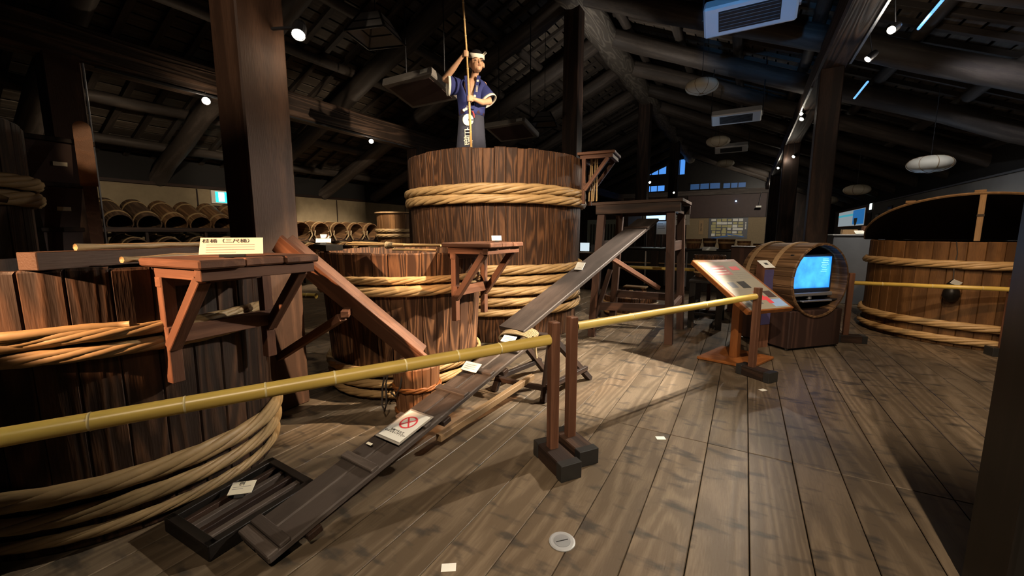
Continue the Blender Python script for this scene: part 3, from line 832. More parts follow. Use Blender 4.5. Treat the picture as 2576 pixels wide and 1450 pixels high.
# low trestle below the joint
tb = (-1.62, 3.35, 0)
ts = thing('low_trestle', 'low dark trestle holding up the joint of ramp and plank', 'trestle', tb)
bar('top_rail', (-1.90, 3.30, .50), (-1.40, 3.30, .50), .09, .07, OLD, ts, world=tb)
for (x, xt) in ((-1.92, -1.86), (-1.42, -1.46)):
    bar('leg', (x, 3.03, 0), (xt, 3.26, .48), .055, .05, OLD, ts, world=tb, up=(1, 0, 0))
    bar('leg', (x + .16, 3.78, 0), (xt, 3.34, .48), .055, .05, OLD, ts, world=tb, up=(1, 0, 0))
    bar('side_stretcher', (x + .02, 3.06, .13), (x + .14, 3.72, .13), .04, .045, OLD, ts, world=tb)
bar('stretcher', (-1.92, 3.075, .11), (-1.42, 3.075, .11), .045, .04, OLD, ts, world=tb)
lb = bar('loose_bar', (-1.70, 1.98, .085), (-1.60, 3.18, .155), .045, .05, PALEW)
tag(lb, 'loose squared bar leaning on the low trestle beside the ramp', 'bar')
# tall table
tt = thing('tall_trestle_table', 'tall dark trestle table at the top of the upper plank', 'table', (-1.28, 6.0, 0))
W0 = (-1.28, 6.0, 0)
for i in range(3):
    y = 5.62 + .33 * i
    bar('top_plank', (-1.86, y, 1.845), (-.70, y, 1.865), .32, .04, OLD, tt, world=W0)
for y in (5.48, 6.46):
    bar('top_bearer', (-1.80, y, 1.765), (-.72, y, 1.780), .05, .12, OLD, tt, world=W0)
for x in (-1.74, -.82):
    bar('end_rail', (x, 5.5, 1.77), (x, 6.46, 1.77), .05, .10, OLD, tt, world=W0)
for (xb, yb, xt, yt) in ((-1.80, 5.43, -1.73, 5.52), (-.785, 5.53, -.84, 5.54), (-.775, 6.53, -.84, 6.46), (-1.82, 6.53, -1.73, 6.46)):
    bar('leg', (xb, yb, 0), (xt, yt, 1.76), .10, .085, TOWERW, tt, world=W0, up=(0, 1, 0))
bar('front_stretcher', (-1.78, 5.46, .44), (-.80, 5.53, .47), .05, .11, TOWERW, tt, world=W0)
bar('rear_stretcher', (-1.79, 6.51, .48), (-.79, 6.51, .48), .05, .11, TOWERW, tt, world=W0)
bar('side_stretcher', (-.83, 5.54, 1.28), (-.83, 6.48, 1.28), .05, .13, TOWERW, tt, world=W0)
bar('side_stretcher', (-.785, 5.50, .45), (-.785, 6.55, .48), .05, .10, TOWERW, tt, world=W0)
bar('side_stretcher', (-1.76, 5.5, 1.28), (-1.76, 6.48, 1.28), .05, .13, TOWERW, tt, world=W0)
bar('side_brace', (-1.80, 5.40, .12), (-1.60, 5.56, .95), .06, .05, TOWERW, tt, world=W0, up=(0, 1, 0))
# cards on the ramp and the prohibition notice
def on_ramp(f, off=0, lift=.046): return A + d * (L * f) + side * off + upn * lift
def ramp_thing(name, label, cat, f, off=0, lift=.046):
    t = thing(name, label, cat)
    M = Matrix((side, d, upn)).transposed().to_4x4(); M.translation = on_ramp(f, off, lift)
    t.matrix_world = M
    return t
nt = ramp_thing('notice_sheet', 'white no-climbing notice with a crossed red circle, taped to the ramp', 'notice', .40, .02, .044)
MB().cbox(-.105, .105, -.145, .145, 0, .003, .001).build('sleeve', plain('clear_sleeve', (.30, .28, .25), .2), nt)
MB().cbox(-.092, .092, -.128, .128, .003, .006, .001).build('sheet', WHITE, nt)
MB().add(*(lambda n: ([((.058 if k % 2 else .047) * cos(pi * (k // 2) * 2 / n), .03 + (.058 if k % 2 else .047) * sin(pi * (k // 2) * 2 / n), .0068) for k in range(2 * n)], [(2*k, 2*k+1, (2*k+3) % (2*n), (2*k+2) % (2*n)) for k in range(n)]))(40)).build('red_ring', REDINK, nt)
for s in (-1, 1):
    MB().box(-.05, .05, -.005, .005, .0066, .0072).build('red_stroke', REDINK, nt, (0, .03, 0), (0, 0, s * pi / 4))
text('danger', 'lettering', INK, nt, (0, -.070, .0066))
tg = ramp_thing('yellow_tag', 'tiny yellow paper tag below the notice on the ramp', 'tag', .305, -.05, .046)
MB().cbox(-.022, .022, -.009, .009, 0, .0015, .0004).build('paper', CREAM, tg)
c1 = ramp_thing('caption_card', 'small white caption card tilted up on the middle of the ramp', 'card', .70, -.03, .046)
MB().cbox(-.075, .075, 0, .085, -.002, .002, .0006).build('card', WHITE, c1, (0, 0, .01), (radians(20), 0, 0))
MB().box(-.05, .05, .02, .06, 0, .02).build('foot', HOLDER, c1)
for i in range(3): MB().box(-.055, .045, .022 + i * .018, .025 + i * .018, .0022, .0028).build('text_line', INKG, c1, (0, 0, .01), (radians(20), 0, 0))
c2 = ramp_thing('caption_card', 'small white caption card beside the rope lashing', 'card', .925, -.02, .052)
MB().cbox(-.065, .065, 0, .075, -.002, .002, .0006).build('card', WHITE, c2, (0, 0, .01), (radians(22), 0, 0))
MB().box(-.04, .04, .02, .05, 0, .02).build('foot', HOLDER, c2)
for i in range(3): MB().box(-.045, .04, .018 + i * .016, .021 + i * .016, .0022, .0028).build('text_line', INKG, c2, (0, 0, .01), (radians(22), 0, 0))
c3 = thing('caption_card', 'white caption card halfway up the smooth upper plank', 'card')
M = Matrix((s2, d2, u2)).transposed().to_4x4(); M.translation = A2.lerp(B2, .42) - s2 * .05 + u2 * .022
c3.matrix_world = M
MB().cbox(-.05, .05, 0, .10, -.002, .002, .0006).build('card', WHITE, c3, (0, 0, .01), (radians(28), 0, 0))
MB().box(-.03, .03, .02, .06, 0, .022).build('foot', HOLDER, c3)
MB().box(-.02, .02, .03, .034, .0022, .0028).build('text_line', INKG, c3, (0, 0, .01), (radians(28), 0, 0))
card('small white card on the side rail of the tall table', (-.83, 5.75, 1.348), 1.3, .16, .07, 40, WHITE, None, 2)
# slatted grate beside the ramp foot
gt = thing('slatted_grate', 'low dark slatted wooden grate lying beside the ramp foot', 'grate', (-2.24, 1.02, 0), 0)
W0 = (-2.24, 1.02, 0)
fA, fB, fC, fD = Vector((-1.99, .76, .04)), Vector((-2.02, 1.26, .04)), Vector((-2.43, 1.28, .04)), Vector((-2.35, .75, .04))
for (a, b) in ((fA, fB), (fB, fC), (fC, fD), (fD, fA)):
    e = (b - a).normalized() * .02
    bar('frame_rail', a - e, b + e, .045, .075, BLACKW, gt, world=W0)
for i in range(1, 5):
    a, b = fA.lerp(fD, i / 5), fB.lerp(fC, i / 5)
    bar('slat', a, b, .034, .05, GREYW if i % 2 else OLD, gt, world=W0)
bar('frame_base', fA.lerp(fB, .5) * .5 + fD.lerp(fC, .5) * .5 - Vector((.18, 0, .02)), fA.lerp(fB, .5) * .5 + fD.lerp(fC, .5) * .5 + Vector((.18, 0, -.02)), .05, .03, BLACKW, gt, world=W0)
card('square cream caption card lying on the slatted grate', (-2.23, 1.0, .072), .75, .115, .085, 14, CREAM, 'grate_card', 2)
# ================================================================== BAMBOO BARRIERS
def bamboo(name, p0, p1, r, parent, world, step=.27, start=.1):
    p0, p1 = Vector(p0) - Vector(world), Vector(p1) - Vector(world)
    L = (p1 - p0).length
    o = MB().tube([p0, p1], r, 16).build(name, BAM, parent, smooth=True)
    x = start
    while x < L - .04:
        a, b = p0.lerp(p1, (x - .004) / L), p0.lerp(p1, (x + .004) / L)
        MB().tube([a, (a + b) / 2, b], [r * 1.01, r * 1.07, r * 1.01], 16).build('bamboo_node', BAMN, o, smooth=True)
        x += step * random.uniform(.85, 1.15)
    return o
def barrier_post(parent, x, y, world, rot, z=.915, blen=.33, fwd_=.05):
    c, s_ = cos(rot), sin(rot)
    bar('post', (x, y, .085), (x, y, z), .060, .060, RED, parent, world=world, up=(c, s_, 0), bev=.006)
    cx, cy = x + c * fwd_, y + s_ * fwd_
    bar('foot_block', (cx - c * blen/2, cy - s_ * blen/2, .05), (cx + c * blen/2, cy + s_ * blen/2, .05), .135, .10, OLD, parent, world=world, bev=.006)
    for k in (-1, 1):
        MB().cbox(-.05, .010, -.071, .071, -.052, .052, .003).build('rubber_end', HOLDER, parent, (cx + k * c * blen/2 - world[0], cy + k * s_ * blen/2 - world[1], .052), (0, 0, rot + (pi if k < 0 else 0)))
RD = atan2(.904, .427)                  # direction of the rails
PR = -.62
W0 = (-.98, 2.235, 0)
q = thing('bamboo_barrier', 'nearest bamboo rail barrier, its rail crossing in front of the dark tub', 'barrier', W0, 0, 'bamboo rail barriers')
barrier_post(q, -.98, 2.235, W0, PR)
bamboo('rail', (-1.000, 2.205, .805), (-2.62, -.82, .79), .032, q, W0, .30, .35)
barrier_post(q, -2.60, -.80, W0, PR)
W0 = (-.94, 2.435, 0)
q = thing('bamboo_barrier', 'bamboo rail barrier between the crossed posts and the tilted panel', 'barrier', W0, 0, 'bamboo rail barriers')
barrier_post(q, -.94, 2.435, W0, PR)
bamboo('rail', (-.925, 2.465, .845), (.125, 4.665, .825), .029, q, W0, .9, .55)
barrier_post(q, .145, 4.69, W0, PR)
W0 = (1.27, 6.86, 0)
q = thing('bamboo_barrier', 'bamboo rail barrier in front of the lidded tub', 'barrier', W0, 0, 'bamboo rail barriers')
barrier_post(q, 1.25, 6.84, W0, .2, .93)
bamboo('rail', (1.27, 6.845, .80), (2.72, 6.945, .80), .026, q, W0, .5, .3)
barrier_post(q, 2.74, 6.95, W0, .2, .93)
W0 = (-1.5, 7.9, 0)
q = thing('bamboo_barrier', 'distant bamboo rail barrier seen through the tall table legs', 'barrier', W0, 0, 'bamboo rail barriers')
barrier_post(q, -2.2, 7.9, W0, 0, .93)
bamboo('rail', (-2.2, 7.9, .80), (-.5, 7.9, .80), .030, q, W0, .6, .3)
barrier_post(q, -.5, 7.9, W0, 0, .93)
W0 = (-4.2, 2.75, 0)
q = thing('bamboo_barrier', 'short bamboo rail barrier glimpsed behind the thick pillar', 'barrier', W0, 0, 'bamboo rail barriers')
barrier_post(q, -4.75, 2.35, W0, .5, .93)
bamboo('rail', (-4.75, 2.35, .80), (-3.85, 2.62, .80), .028, q, W0, .5, .3)

# ================================================================== TILTED PANEL ON A POST
W0 = (.0, 5.25, 0)
lc = thing('reading_panel', 'orange wooden reading panel on a post, printed with pink text boxes', 'panel', W0)
cs = [(-.40, 5.02), (.145, 4.90), (.38, 5.45), (-.17, 5.68)]
MB().prism([(x, y - 5.25) for x, y in cs], .004, .034).build('base_plate', ORANGE, lc, bevel=.006)
bar('post', (-.02, 5.24, .03), (-.02, 5.24, .835), .085, .085, ORANGE, lc, world=W0, up=(.4, .9, 0))
# slope: high edge at the far side, low edge towards the aisle
P1, P2, P3 = Vector((-.575, 5.14, 1.135)), Vector((-.155, 5.64, 1.135)), Vector((.55, 5.24, .665))
P4 = P1 + (P3 - P2)
ctr = (P1 + P2 + P3 + P4) / 4
ex = (P2 - P1); Lx = ex.length; ex.normalize()
ey = (P2 - P3); ey = ey - ex * ey.dot(ex); Ly = ey.length; ey.normalize(); ez = ex.cross(ey)
if ez.z < 0: ez = -ez; ex = -ex
pb = MB().cbox(-Lx/2, Lx/2, -Ly/2, Ly/2, -.055, 0, .006).build('panel_board', ORANGE, lc)
M = Matrix((ex, ey, ez)).transposed().to_4x4(); M.translation = ctr - Vector(W0); pb.matrix_local = M
prn = plain('panel_print', (.30, .27, .21), .55, 0, .03, 10)
def pr(name, x0, x1, y0, y1, mat, z=.0018):
    return MB().box(x0 * Lx, x1 * Lx, y0 * Ly, y1 * Ly, .0005, z).build(name, mat, pb)
pr('printed_sheet', -.44, .44, -.485, .44, prn, .002)
pr('pink_text_box', -.40, .05, .16, .36, PINK, .0028)
for i in range(3): pr('pink_text_line', -.34 + .03*i, .0, .19 + .055 * i, .205 + .055 * i, WHITE, .0032)
pr('red_heading', .14, .33, .25, .33, REDINK, .0028)
for i in range(4): pr('text_line', -.38, .02, .115 - .035 * i, .122 - .035 * i, INKG, .0028)
for i in range(4): pr('text_line', .10, .40, .20 - .04 * i, .208 - .04 * i, INKG, .0028)
pr('phone_picture', -.30, -.16, -.09, .015, GREYP, .0028)
ph = pr('phone_picture', -.08, .10, -.11, .02, INK, .0034)
pr('divider_line', -.42, .42, -.135, -.130, INKG, .0028)
for i in range(3): pr('dark_text_box', -.36 + .12 * i, -.28 + .12 * i, -.40, -.24, INK if i % 2 else GREYP, .0028)
pr('red_text_box', .02, .14, -.34, -.18, REDINK, .0028)
pr('red_text_box', .10, .20, -.40, -.28, REDINK, .0030)
pr('brown_picture', .22, .40, -.30, -.18, DARKP, .0028)
pr('blue_picture', .14, .42, -.46, -.33, plain('pale_blue_ink', (.30, .45, .75), .4), .0028)

# ================================================================== BARREL WITH A SCREEN
W0 = Vector((.54, 5.885, 0))
rot = atan2(.767, .643) - pi / 2         # local -Y faces the aisle
rot = radians(46)
tv = thing('screen_barrel', 'barrel laid on a dark box with a blue screen inside', 'display', W0, rot)
# local axes: X along the front face (to the right), -Y towards the viewer
bx = MB().cbox(0, .86, 0, .80, .03, .50, .01).build('plinth_box', wood('plinth_wood', (.028, .014, .011), (.06, .03, .022), (.10, .052, .036), bands=5, dist=4, along=.05, bump=.15, randv=0), tv)
for cx, cy in ((.08, .08), (.78, .08), (.08, .72), (.78, .72)):
    MB().lathe([(0, 0), (.022, 0), (.022, .03), (0, .03)], 12).build('castor', STEEL, tv, (cx, cy, 0))
bcx, bcz, bR = .415, .87, .465
sm = stave_mesh(bR, bR * .96, .78, 26, .028).mesh('stave', wood('barrel_wood', (.085, .045, .02), (.19, .105, .05), (.29, .17, .085), bands=8, dist=6, along=.05, bump=.3, randv=.25))
brl = MB().lathe([(0, .72), (bR - .04, .72), (bR - .04, .74), (0, .74)], 40).build('barrel', BLACKW, tv, (bcx, -.02, bcz), (-pi/2, 0, 0))
for k in range(26): link('stave', sm, brl, (0, 0, 0), (0, 0, 2*pi*k/26))
for z, R in ((.30, .020), (.66, .020)):
    MB().lathe([(bR * .99, z - .03), (bR * .99 + .012, z - .028), (bR * .985 + .012, z + .028), (bR * .98, z + .03)], 48).build('barrel_hoop', PALEW, brl, smooth=False)
MB().cbox(-.36, .36, -.40, -.02, 0, .02, .003).build('inner_shelf', METALB, tv, (bcx, .42, .61))
scr_m, scr_nt, scr_b = newmat('screen_glow')
N_, L_ = scr_nt.nodes.new, scr_nt.links.new
tc = N_('ShaderNodeTexCoord'); nz = N_('ShaderNodeTexNoise'); nz.inputs['Scale'].default_value = 6; nz.inputs['Detail'].default_value = 5
L_(tc.outputs['Object'], nz.inputs['Vector'])
cr = N_('ShaderNodeValToRGB'); cr.color_ramp.elements[0].color = (.005, .16, .80, 1); cr.color_ramp.elements[1].color = (.04, .38, 1, 1)
cr.color_ramp.elements[0].position = .35; cr.color_ramp.elements[1].position = .65
L_(nz.outputs[0], cr.inputs[0]); L_(cr.outputs[0], scr_b.inputs['Emission Color']); scr_b.inputs['Emission Strength'].default_value = 1.15
scr_b.inputs['Base Color'].default_value = (0, .02, .05, 1)
tvs = MB().cbox(-.33, .33, -.02, .03, -.235, .235, .006).build('television', METALB, tv, (bcx - .02, .10, .955))
MB().box(-.295, .295, -.0225, -.0195, -.185, .205).build('screen', scr_m, tvs)
for i in range(8):
    MB().box(.12 + random.uniform(0, .03), .24 + random.uniform(-.03, .03), -.0232, -.0226, .172 - i * .022, .178 - i * .022).build('caption_stroke', emit('caption_glow%d' % i, (.25, .6, 1), 1.0), tvs)
MB().cbox(-.33, .33, -.05, .0, -.285, -.240, .008).build('speaker_bar', STEEL, tvs)
MB().tube([(0, 0, -.24), (0, 0, -.33)], .03, 12).build('stand_neck', STEEL, tvs)
MB().cbox(-.24, .24, -.12, .06, -.345, -.325, .006).build('stand_foot', STEEL, tvs)
lt = bpy.data.lights.new('screen_light', 'AREA'); lt.shape = 'RECTANGLE'; lt.size = .58; lt.size_y = .38; lt.energy = 5; lt.color = (.15, .45, 1)
lo = bpy.data.objects.new('screen_light', lt); COL.objects.link(lo); lo.parent = tv; lo.location = (bcx - .02, .06, .965); lo.rotation_euler = (pi/2, 0, 0)
pd = thing('card_pedestal', 'narrow pedestal beside the screen barrel with a slanted white card', 'pedestal', (.235, 5.92, 0), rot)
MB().add([(0,0,0),(.15,0,0),(.15,.12,0),(0,.12,0),(0,0,1.02),(.15,0,1.02),(.15,.12,1.10),(0,.12,1.10)], [(0,3,2,1),(4,5,6,7),(0,1,5,4),(1,2,6,5),(2,3,7,6),(3,0,4,7)]).build('body', RED, pd)
MB().box(.002, .148, -.004, 0, .3, 1.0).build('purple_front', PURPLE, pd)
cd_ = MB().cbox(-.008, .158, -.01, .14, 0, .006, .001).build('card', WHITE, pd, (0, 0, 1.025), (atan2(.08, .12), 0, 0))
MB().box(.05, .10, .05, .09, .006, .0068).build('text_mark', INK, cd_)

# ================================================================== SMALL THINGS ON THE FLOOR
fo = thing('floor_socket', 'round grey metal floor socket cover set in the planks', 'socket', (-.658, 1.63, .0))
MB().lathe([(.062, .0), (.062, .004), (.055, .006), (.0, .006)], 36).build('cover', plain('floor_steel', (.34, .35, .36), .5, .25), fo)
MB().lathe([(.040, .006), (.040, .0075), (0, .0075)], 32).build('inner_disc', plain('dull_steel', (.30, .31, .32), .5, .6), fo)
MB().box(-.03, .03, -.002, .002, .0075, .0085).build('slot', METALB, fo, (0, 0, 0), (0, 0, .8))
for (x, y, r, lab) in ((-.43, 2.89, .5, 'small white label stuck on the planks near the crossed posts'), (-1.03, 1.245, .6, 'small white label stuck on the planks nearest the lens'), (.235, 4.30, .9, 'small white scrap beside the foot of the last near post')):
    o = MB().cbox(-.032, .032, -.022, .022, .0005, .0025, .0005).build('floor_label', WHITE, None, (x, y, .0), (0, 0, r)); tag(o, lab, 'label')

# ================================================================== RIGHT-HAND SIDE
gd = thing('hanging_gourd', 'dark gourd hung on the lidded tub with a white tag', 'gourd', (2.31, 7.17, .8))
MB().lathe([(0, -.22), (.05, -.21), (.085, -.14), (.075, -.07), (.05, -.03), (.058, .01), (.03, .045), (.012, .07), (0, .075)], 18).build('gourd', BLACKW, gd, (0, 0, 0), smooth=True)
MB().tube([(0, 0, .07), (.0, .02, .20), (.02, .05, .40), (0, .06, .545)], .006, 6).build('cord', ROPED, gd)
MB().cbox(-.05, .05, -.002, .002, -.03, .03, .0005).build('paper_tag', WHITE, gd, (.0, -.095, .04), (.5, .4, .3))
ct = thing('display_counter', 'tall grey display counter behind the lidded tub', 'counter', (2.3, 11.0, 0))
MB().cbox(-.72, 1.3, -.4, .5, 0, 1.40, .01).build('body', GREYP, ct)
MB().cbox(-.74, 1.32, -.42, .52, 1.40, 1.425, .005).build('top_slab', plain('counter_top', (.35, .36, .38), .3), ct)
for i, (x, w, h, lab) in enumerate([(-.45, .24, .10, 'shallow pale wooden tray at the near end of the grey counter'), (-.12, .24, .17, 'small brown wooden box second along the grey counter'), (.16, .26, .19, 'brown wooden box in the middle of the grey counter'), (.46, .30, .25, 'tallest brown wooden box on the grey counter')]):
    t = thing('wooden_box', lab, 'box', (2.3 + x, 10.8, 1.425), 0, 'boxes on the grey counter')
    for (xa, xb, ya, yb) in ((-w/2, w/2, -.1, -.085), (-w/2, w/2, .085, .1), (-w/2, -w/2 + .015, -.085, .085), (w/2 - .015, w/2, -.085, .085)):
        MB().cbox(xa, xb, ya, yb, 0, h, .002).build('side_board', PALEW if i == 0 else RED, t)
    MB().box(-w/2 + .015, w/2 - .015, -.085, .085, 0, .012).build('bottom_board', RED, t)
card('white slanted card at the near end of the grey counter', (2.02, 10.62, 1.425), .3, .2, .10, 40)
pp = thing('wall_poster', 'wide blue and white framed poster on the grey side wall', 'poster', (XR - .02, 25.0, 2.15), -pi/2)
MB().cbox(-2.9, 2.9, -.01, .02, -.42, .42, .005).build('frame', ORANGE, pp)
MB().box(-2.75, 2.75, -.016, -.010, -.36, .36).build('print', emit('poster_glow', (.70, .82, .88), .30), pp)  # poster print given a faint glow, brightness put in as emission
MB().box(.6, 2.7, -.020, -.016, -.30, .34).build('blue_field', emit('poster_blue_glow', (.03, .22, .60), .5), pp)
MB().box(-2.75, .6, -.020, -.016, .10, .20).build('cyan_band', emit('poster_cyan_glow', (.10, .55, .68), .5), pp)
MB().lathe([(0, 0), (.34, 0)], 24, pi, 2*pi).build('white_shape', CREAM, pp, (1.2, -.022, -.02), (pi/2, 0, 0))
for (y, z, w, h, m, lab) in ((18.9, 2.18, .5, .42, BLUEINK, 'small blue framed picture on the grey wall beside the lid'), (20.4, 1.93, .45, .50, GREYP, 'small white sheet with blue heading on the grey wall'), (21.6, 1.98, .65, .58, DARKP, 'dark square panel on the grey wall beside the poster')):
    t = thing('wall_picture', lab, 'picture', (XR - .02, y, z), -pi/2, 'small pictures on the grey wall')
    MB().cbox(-w/2, w/2, -.01, .02, -h/2, h/2, .003).build('frame', METALB, t)
    MB().box(-w/2 + .03, w/2 - .03, -.014, -.010, -h/2 + .03, h/2 - .03).build('print', m if m != GREYP else WHITE, t)
    if m != DARKP: MB().box(-w/2 + .07, w/2 - .07, -.018, -.014, -h/2 + .06, h/4).build('print_field', WHITE if m == BLUEINK else CREAM, t)
EXM = emit('exit_glow', (.02, .75, .80), 1.6); EXW = emit('exit_white', (.75, 1, 1), 2.6)
t = thing('exit_sign', 'small glowing exit sign above the pictures on the grey wall', 'sign', (XR - .03, 21.3, 2.50), -pi/2, 'exit signs')
MB().cbox(-.20, .20, -.03, .03, -.14, .14, .005).build('housing', WHITE, t); MB().box(-.17, .17, -.034, -.03, -.12, .12).build('lit_face', EXW, t)
t = thing('exit_sign', 'glowing turquoise exit sign on the tan wall above the barrels', 'sign', (XL + .04, 5.44, 2.355), pi/2, 'exit signs')
MB().cbox(-.19, .19, -.03, .03, -.16, .16, .005).build('housing', WHITE, t); MB().box(-.10, .16, -.034, -.03, -.13, .13).build('lit_face', EXM, t); MB().box(-.035, .10, -.037, -.034, -.11, .12).build('lit_doorway', EXW, t)
# ================================================================== CEILING FIXTURES
def spot_head(label, loc, aim, group, stem=.12, r=.045):
    t = thing('spot_lamp', label, 'lamp', loc, 0, group)
    d = (Vector(aim) - Vector(loc)).normalized()
    q = d.to_track_quat('Z', 'Y').to_matrix().to_4x4()
    h = MB().lathe([(0, -.14), (r * .8, -.14), (r, -.10), (r, -.012), (r * .92, -.012), (r * .92, -.03), (0, -.03)], 16).build('housing', METALB, t); h.matrix_local = q
    b = MB().lathe([(0, -.020), (r * .6, -.021), (r * .86, -.028)], 16).build('bulb', BULB, t); b.matrix_local = q
    MB().tube([(0, 0, stem + .03), tuple(-d * .09)], .008, 6).build('bracket_arm', METALB, t)
    return t
labs = ['nearest spot lamp on the aisle beam, at the top edge', 'second spot lamp on the aisle beam track', 'third spot lamp on the aisle beam track', 'spot lamp on the near side of the aisle beam, mid-hall', 'spot lamp on the second aisle pillar', 'small spot lamp further down the aisle beam', 'most distant spot lamp on the aisle beam']
for (lo_, ai_, w_, c_, s_), lab in zip(SPOTS, labs):
    dd = (Vector(ai_) - Vector(lo_)).normalized()
    spot_head(lab, tuple(Vector(lo_) - dd * .02), ai_, 'spot lamps on the aisle beam', 4.0 - lo_[2])
spot_head('extra spot lamp just below its neighbour on the aisle beam', (.84, 10.6, 3.78), (-1, 8, .5), 'spot lamps on the aisle beam', .23)
spot_head('bright spot lamp on the thick brown pillar', (-2.98, 2.02, 2.90), (-2.2, 1.2, 1.2), 'spot lamps over the tubs', .02, .05)
spot_head('spot lamp below the far beam, nearer one', (-7.55, 3.46, 3.52), (-4.5, 1.5, 1.5), 'spot lamps over the tubs', .1, .06)
spot_head('spot lamp below the far beam beside the tallest tub', (-7.55, 6.75, 3.52), (-4.5, 4.5, 1.2), 'spot lamps over the tubs', .1, .055)
spot_head('distant spot lamp behind the second ridge pillar', (-3.02, 15.0, 3.20), (-1, 12, 1), 'distant spot lamps', .3)
spot_head('distant spot lamp near the last ridge pillar', (-2.95, 20.0, 3.27), (-1, 16, 1), 'distant spot lamps', .3)
arm = bar('pillar_lamp_arm', (-3.19, 1.95, 2.97), (-2.98, 2.02, 2.96), .02, .02, METALB); tag(arm, 'thin metal arm holding the lamp on the thick pillar', 'bracket')
trk = bar('lamp_track', (1.215, 3.2, 4.03), (1.215, 8.3, 4.03), .035, .03, STEEL); tag(trk, 'steel lamp track under the aisle beam', 'track')
trk2 = bar('lamp_track', (.84, 9.2, 4.00), (.84, 20, 4.00), .035, .03, STEEL); tag(trk2, 'steel lamp track on the inner edge of the aisle beam', 'track')
trk3 = bar('lamp_track', (-7.56, 2.2, 3.615), (-7.56, 8.1, 3.615), .035, .03, METALB); tag(trk3, 'dark lamp track below the far beam', 'track')
for i, (ya, yb, x, z) in enumerate([(5.1, 5.75, 1.62, 3.86), (6.2, 6.9, 1.62, 3.86), (8.6, 9.5, 1.5, 3.8)]):
    o = MB().tube([(x, ya, z), (x, yb, z)], .016, 8).build('track_glint', GLINT, None)  # glowing strips standing in for blue reflections on the lamp tracks
    tag(o, ['thin blue glint put in beside the aisle beam, at the top edge', 'thin blue glint put in beside the aisle beam, second along', 'thin blue glint put in further down the aisle beam'][i], 'light', 'blue track glints')

def heater(label, loc, L, tiltd, rz=0):
    t = thing('ceiling_heater', label, 'heater', loc, rz, 'infrared heaters under the roof')
    a = radians(tiltd)
    b = MB().cbox(-L/2, L/2, -.16, .16, -.06, .10, .02).build('housing', HEATER, t, (0, 0, 0), (a, 0, 0))
    MB().cbox(-L*.33, L*.33, -.105, .105, -.064, -.055, .003).build('grille', METALB, b)
    for i in range(6): MB().box(-L*.32, L*.32, -.09 + i * .034, -.086 + i * .034, -.068, -.064).build('grille_bar', GREYP, b)
    for s in (-1, 1):
        MB().lathe([(0, 0), (.05, 0), (.05, .02), (0, .02)], 14).build('pivot_knob', STEEL, b, (s * (L/2 + .0), 0, .02), (0, pi/2, 0))
        MB().tube([(s * (L/2 + .015), 0, .02), (s * (L/2 + .015), .05, roofz(loc[0]) - loc[2] + .1)], .010, 6).build('hanger_rod', METALB, t)
    return t
heater('large blue-lit infrared heater hanging nearest the lens', (-.12, 5.12, 3.70), .84, -38)
heater('second infrared heater hanging beyond the paper lantern', (-.35, 10.4, 3.95), .95, -30)
heater('third infrared heater, faint below the far rafters', (-.6, 15.5, 4.2), .95, -30)
for i, (loc, lab) in enumerate([((-4.67, 5.24, 3.74), 'flat ceiling unit hanging beside the brewer'), ((-4.66, 8.16, 3.72), 'second flat ceiling unit behind the tallest tub')]):
    t = thing('ceiling_unit', lab, 'heater', loc, .0, 'flat ceiling units')
    MB().cbox(-.50, .50, -.36, .36, -.06, .06, .015).build('housing', plain('unit_enamel%d' % i, (.22, .20, .18), .5), t, (0, 0, 0), (-.25, 0, 0))
    MB().cbox(-.42, .42, -.28, .28, -.068, -.058, .003).build('face_plate', DARKP, t, (0, 0, 0), (-.25, 0, 0))
    MB().box(.30, .44, -.365, -.360, -.03, .03).build('maker_plate', WHITE, t, (0, 0, 0), (-.25, 0, 0))
    for sx in (-.4, .4):
        MB().tube([(sx, .1, .05), (sx, .1, roofz(loc[0] + sx) - loc[2])], .01, 6).build('hanger_rod', METALB, t)
def paper_lantern(label, loc, r=.29, h=.13):
    t = thing('paper_lantern', label, 'lantern', loc, random.uniform(0, 1), 'round paper lanterns')
    prof = [(.03, -h)] + [(r * sin(a) ** .8, -h * cos(a)) for a in [pi * k / 12 for k in range(1, 12)]] + [(.03, h)]
    MB().lathe(prof, 28).build('paper_shade', PAPER, t, smooth=True)
    for k in range(8):
        a = 2*pi*k/8
        MB().tube([(p * 1.008 * cos(a), p * 1.008 * sin(a), z) for p, z in prof], .004, 4).build('rib', PALEW, t)
    MB().lathe([(0, -h - .006), (.04, -h - .006), (.04, -h + .004), (0, -h + .004)], 14).build('bottom_cap', PALEW, t)
    MB().tube([(0, 0, h), (0, 0, roofz(loc[0]) - loc[2])], .005, 5).build('cord', METALB, t)
for loc, lab in [((-.90, 8.75, 4.18), 'largest round paper lantern above the aisle'), ((-.80, 12.4, 3.86), 'middle paper lantern in the row above the aisle'), ((-.81, 17.1, 3.97), 'most distant paper lantern in the row above the aisle'),
                 ((2.52, 9.25, 2.56), 'broad paper lantern above the lidded tub'), ((2.44, 13.85, 2.57), 'paper lantern above the wall poster'), ((2.45, 18.2, 2.6), 'half-hidden paper lantern beyond the aisle pillar')]:
    paper_lantern(lab, loc)
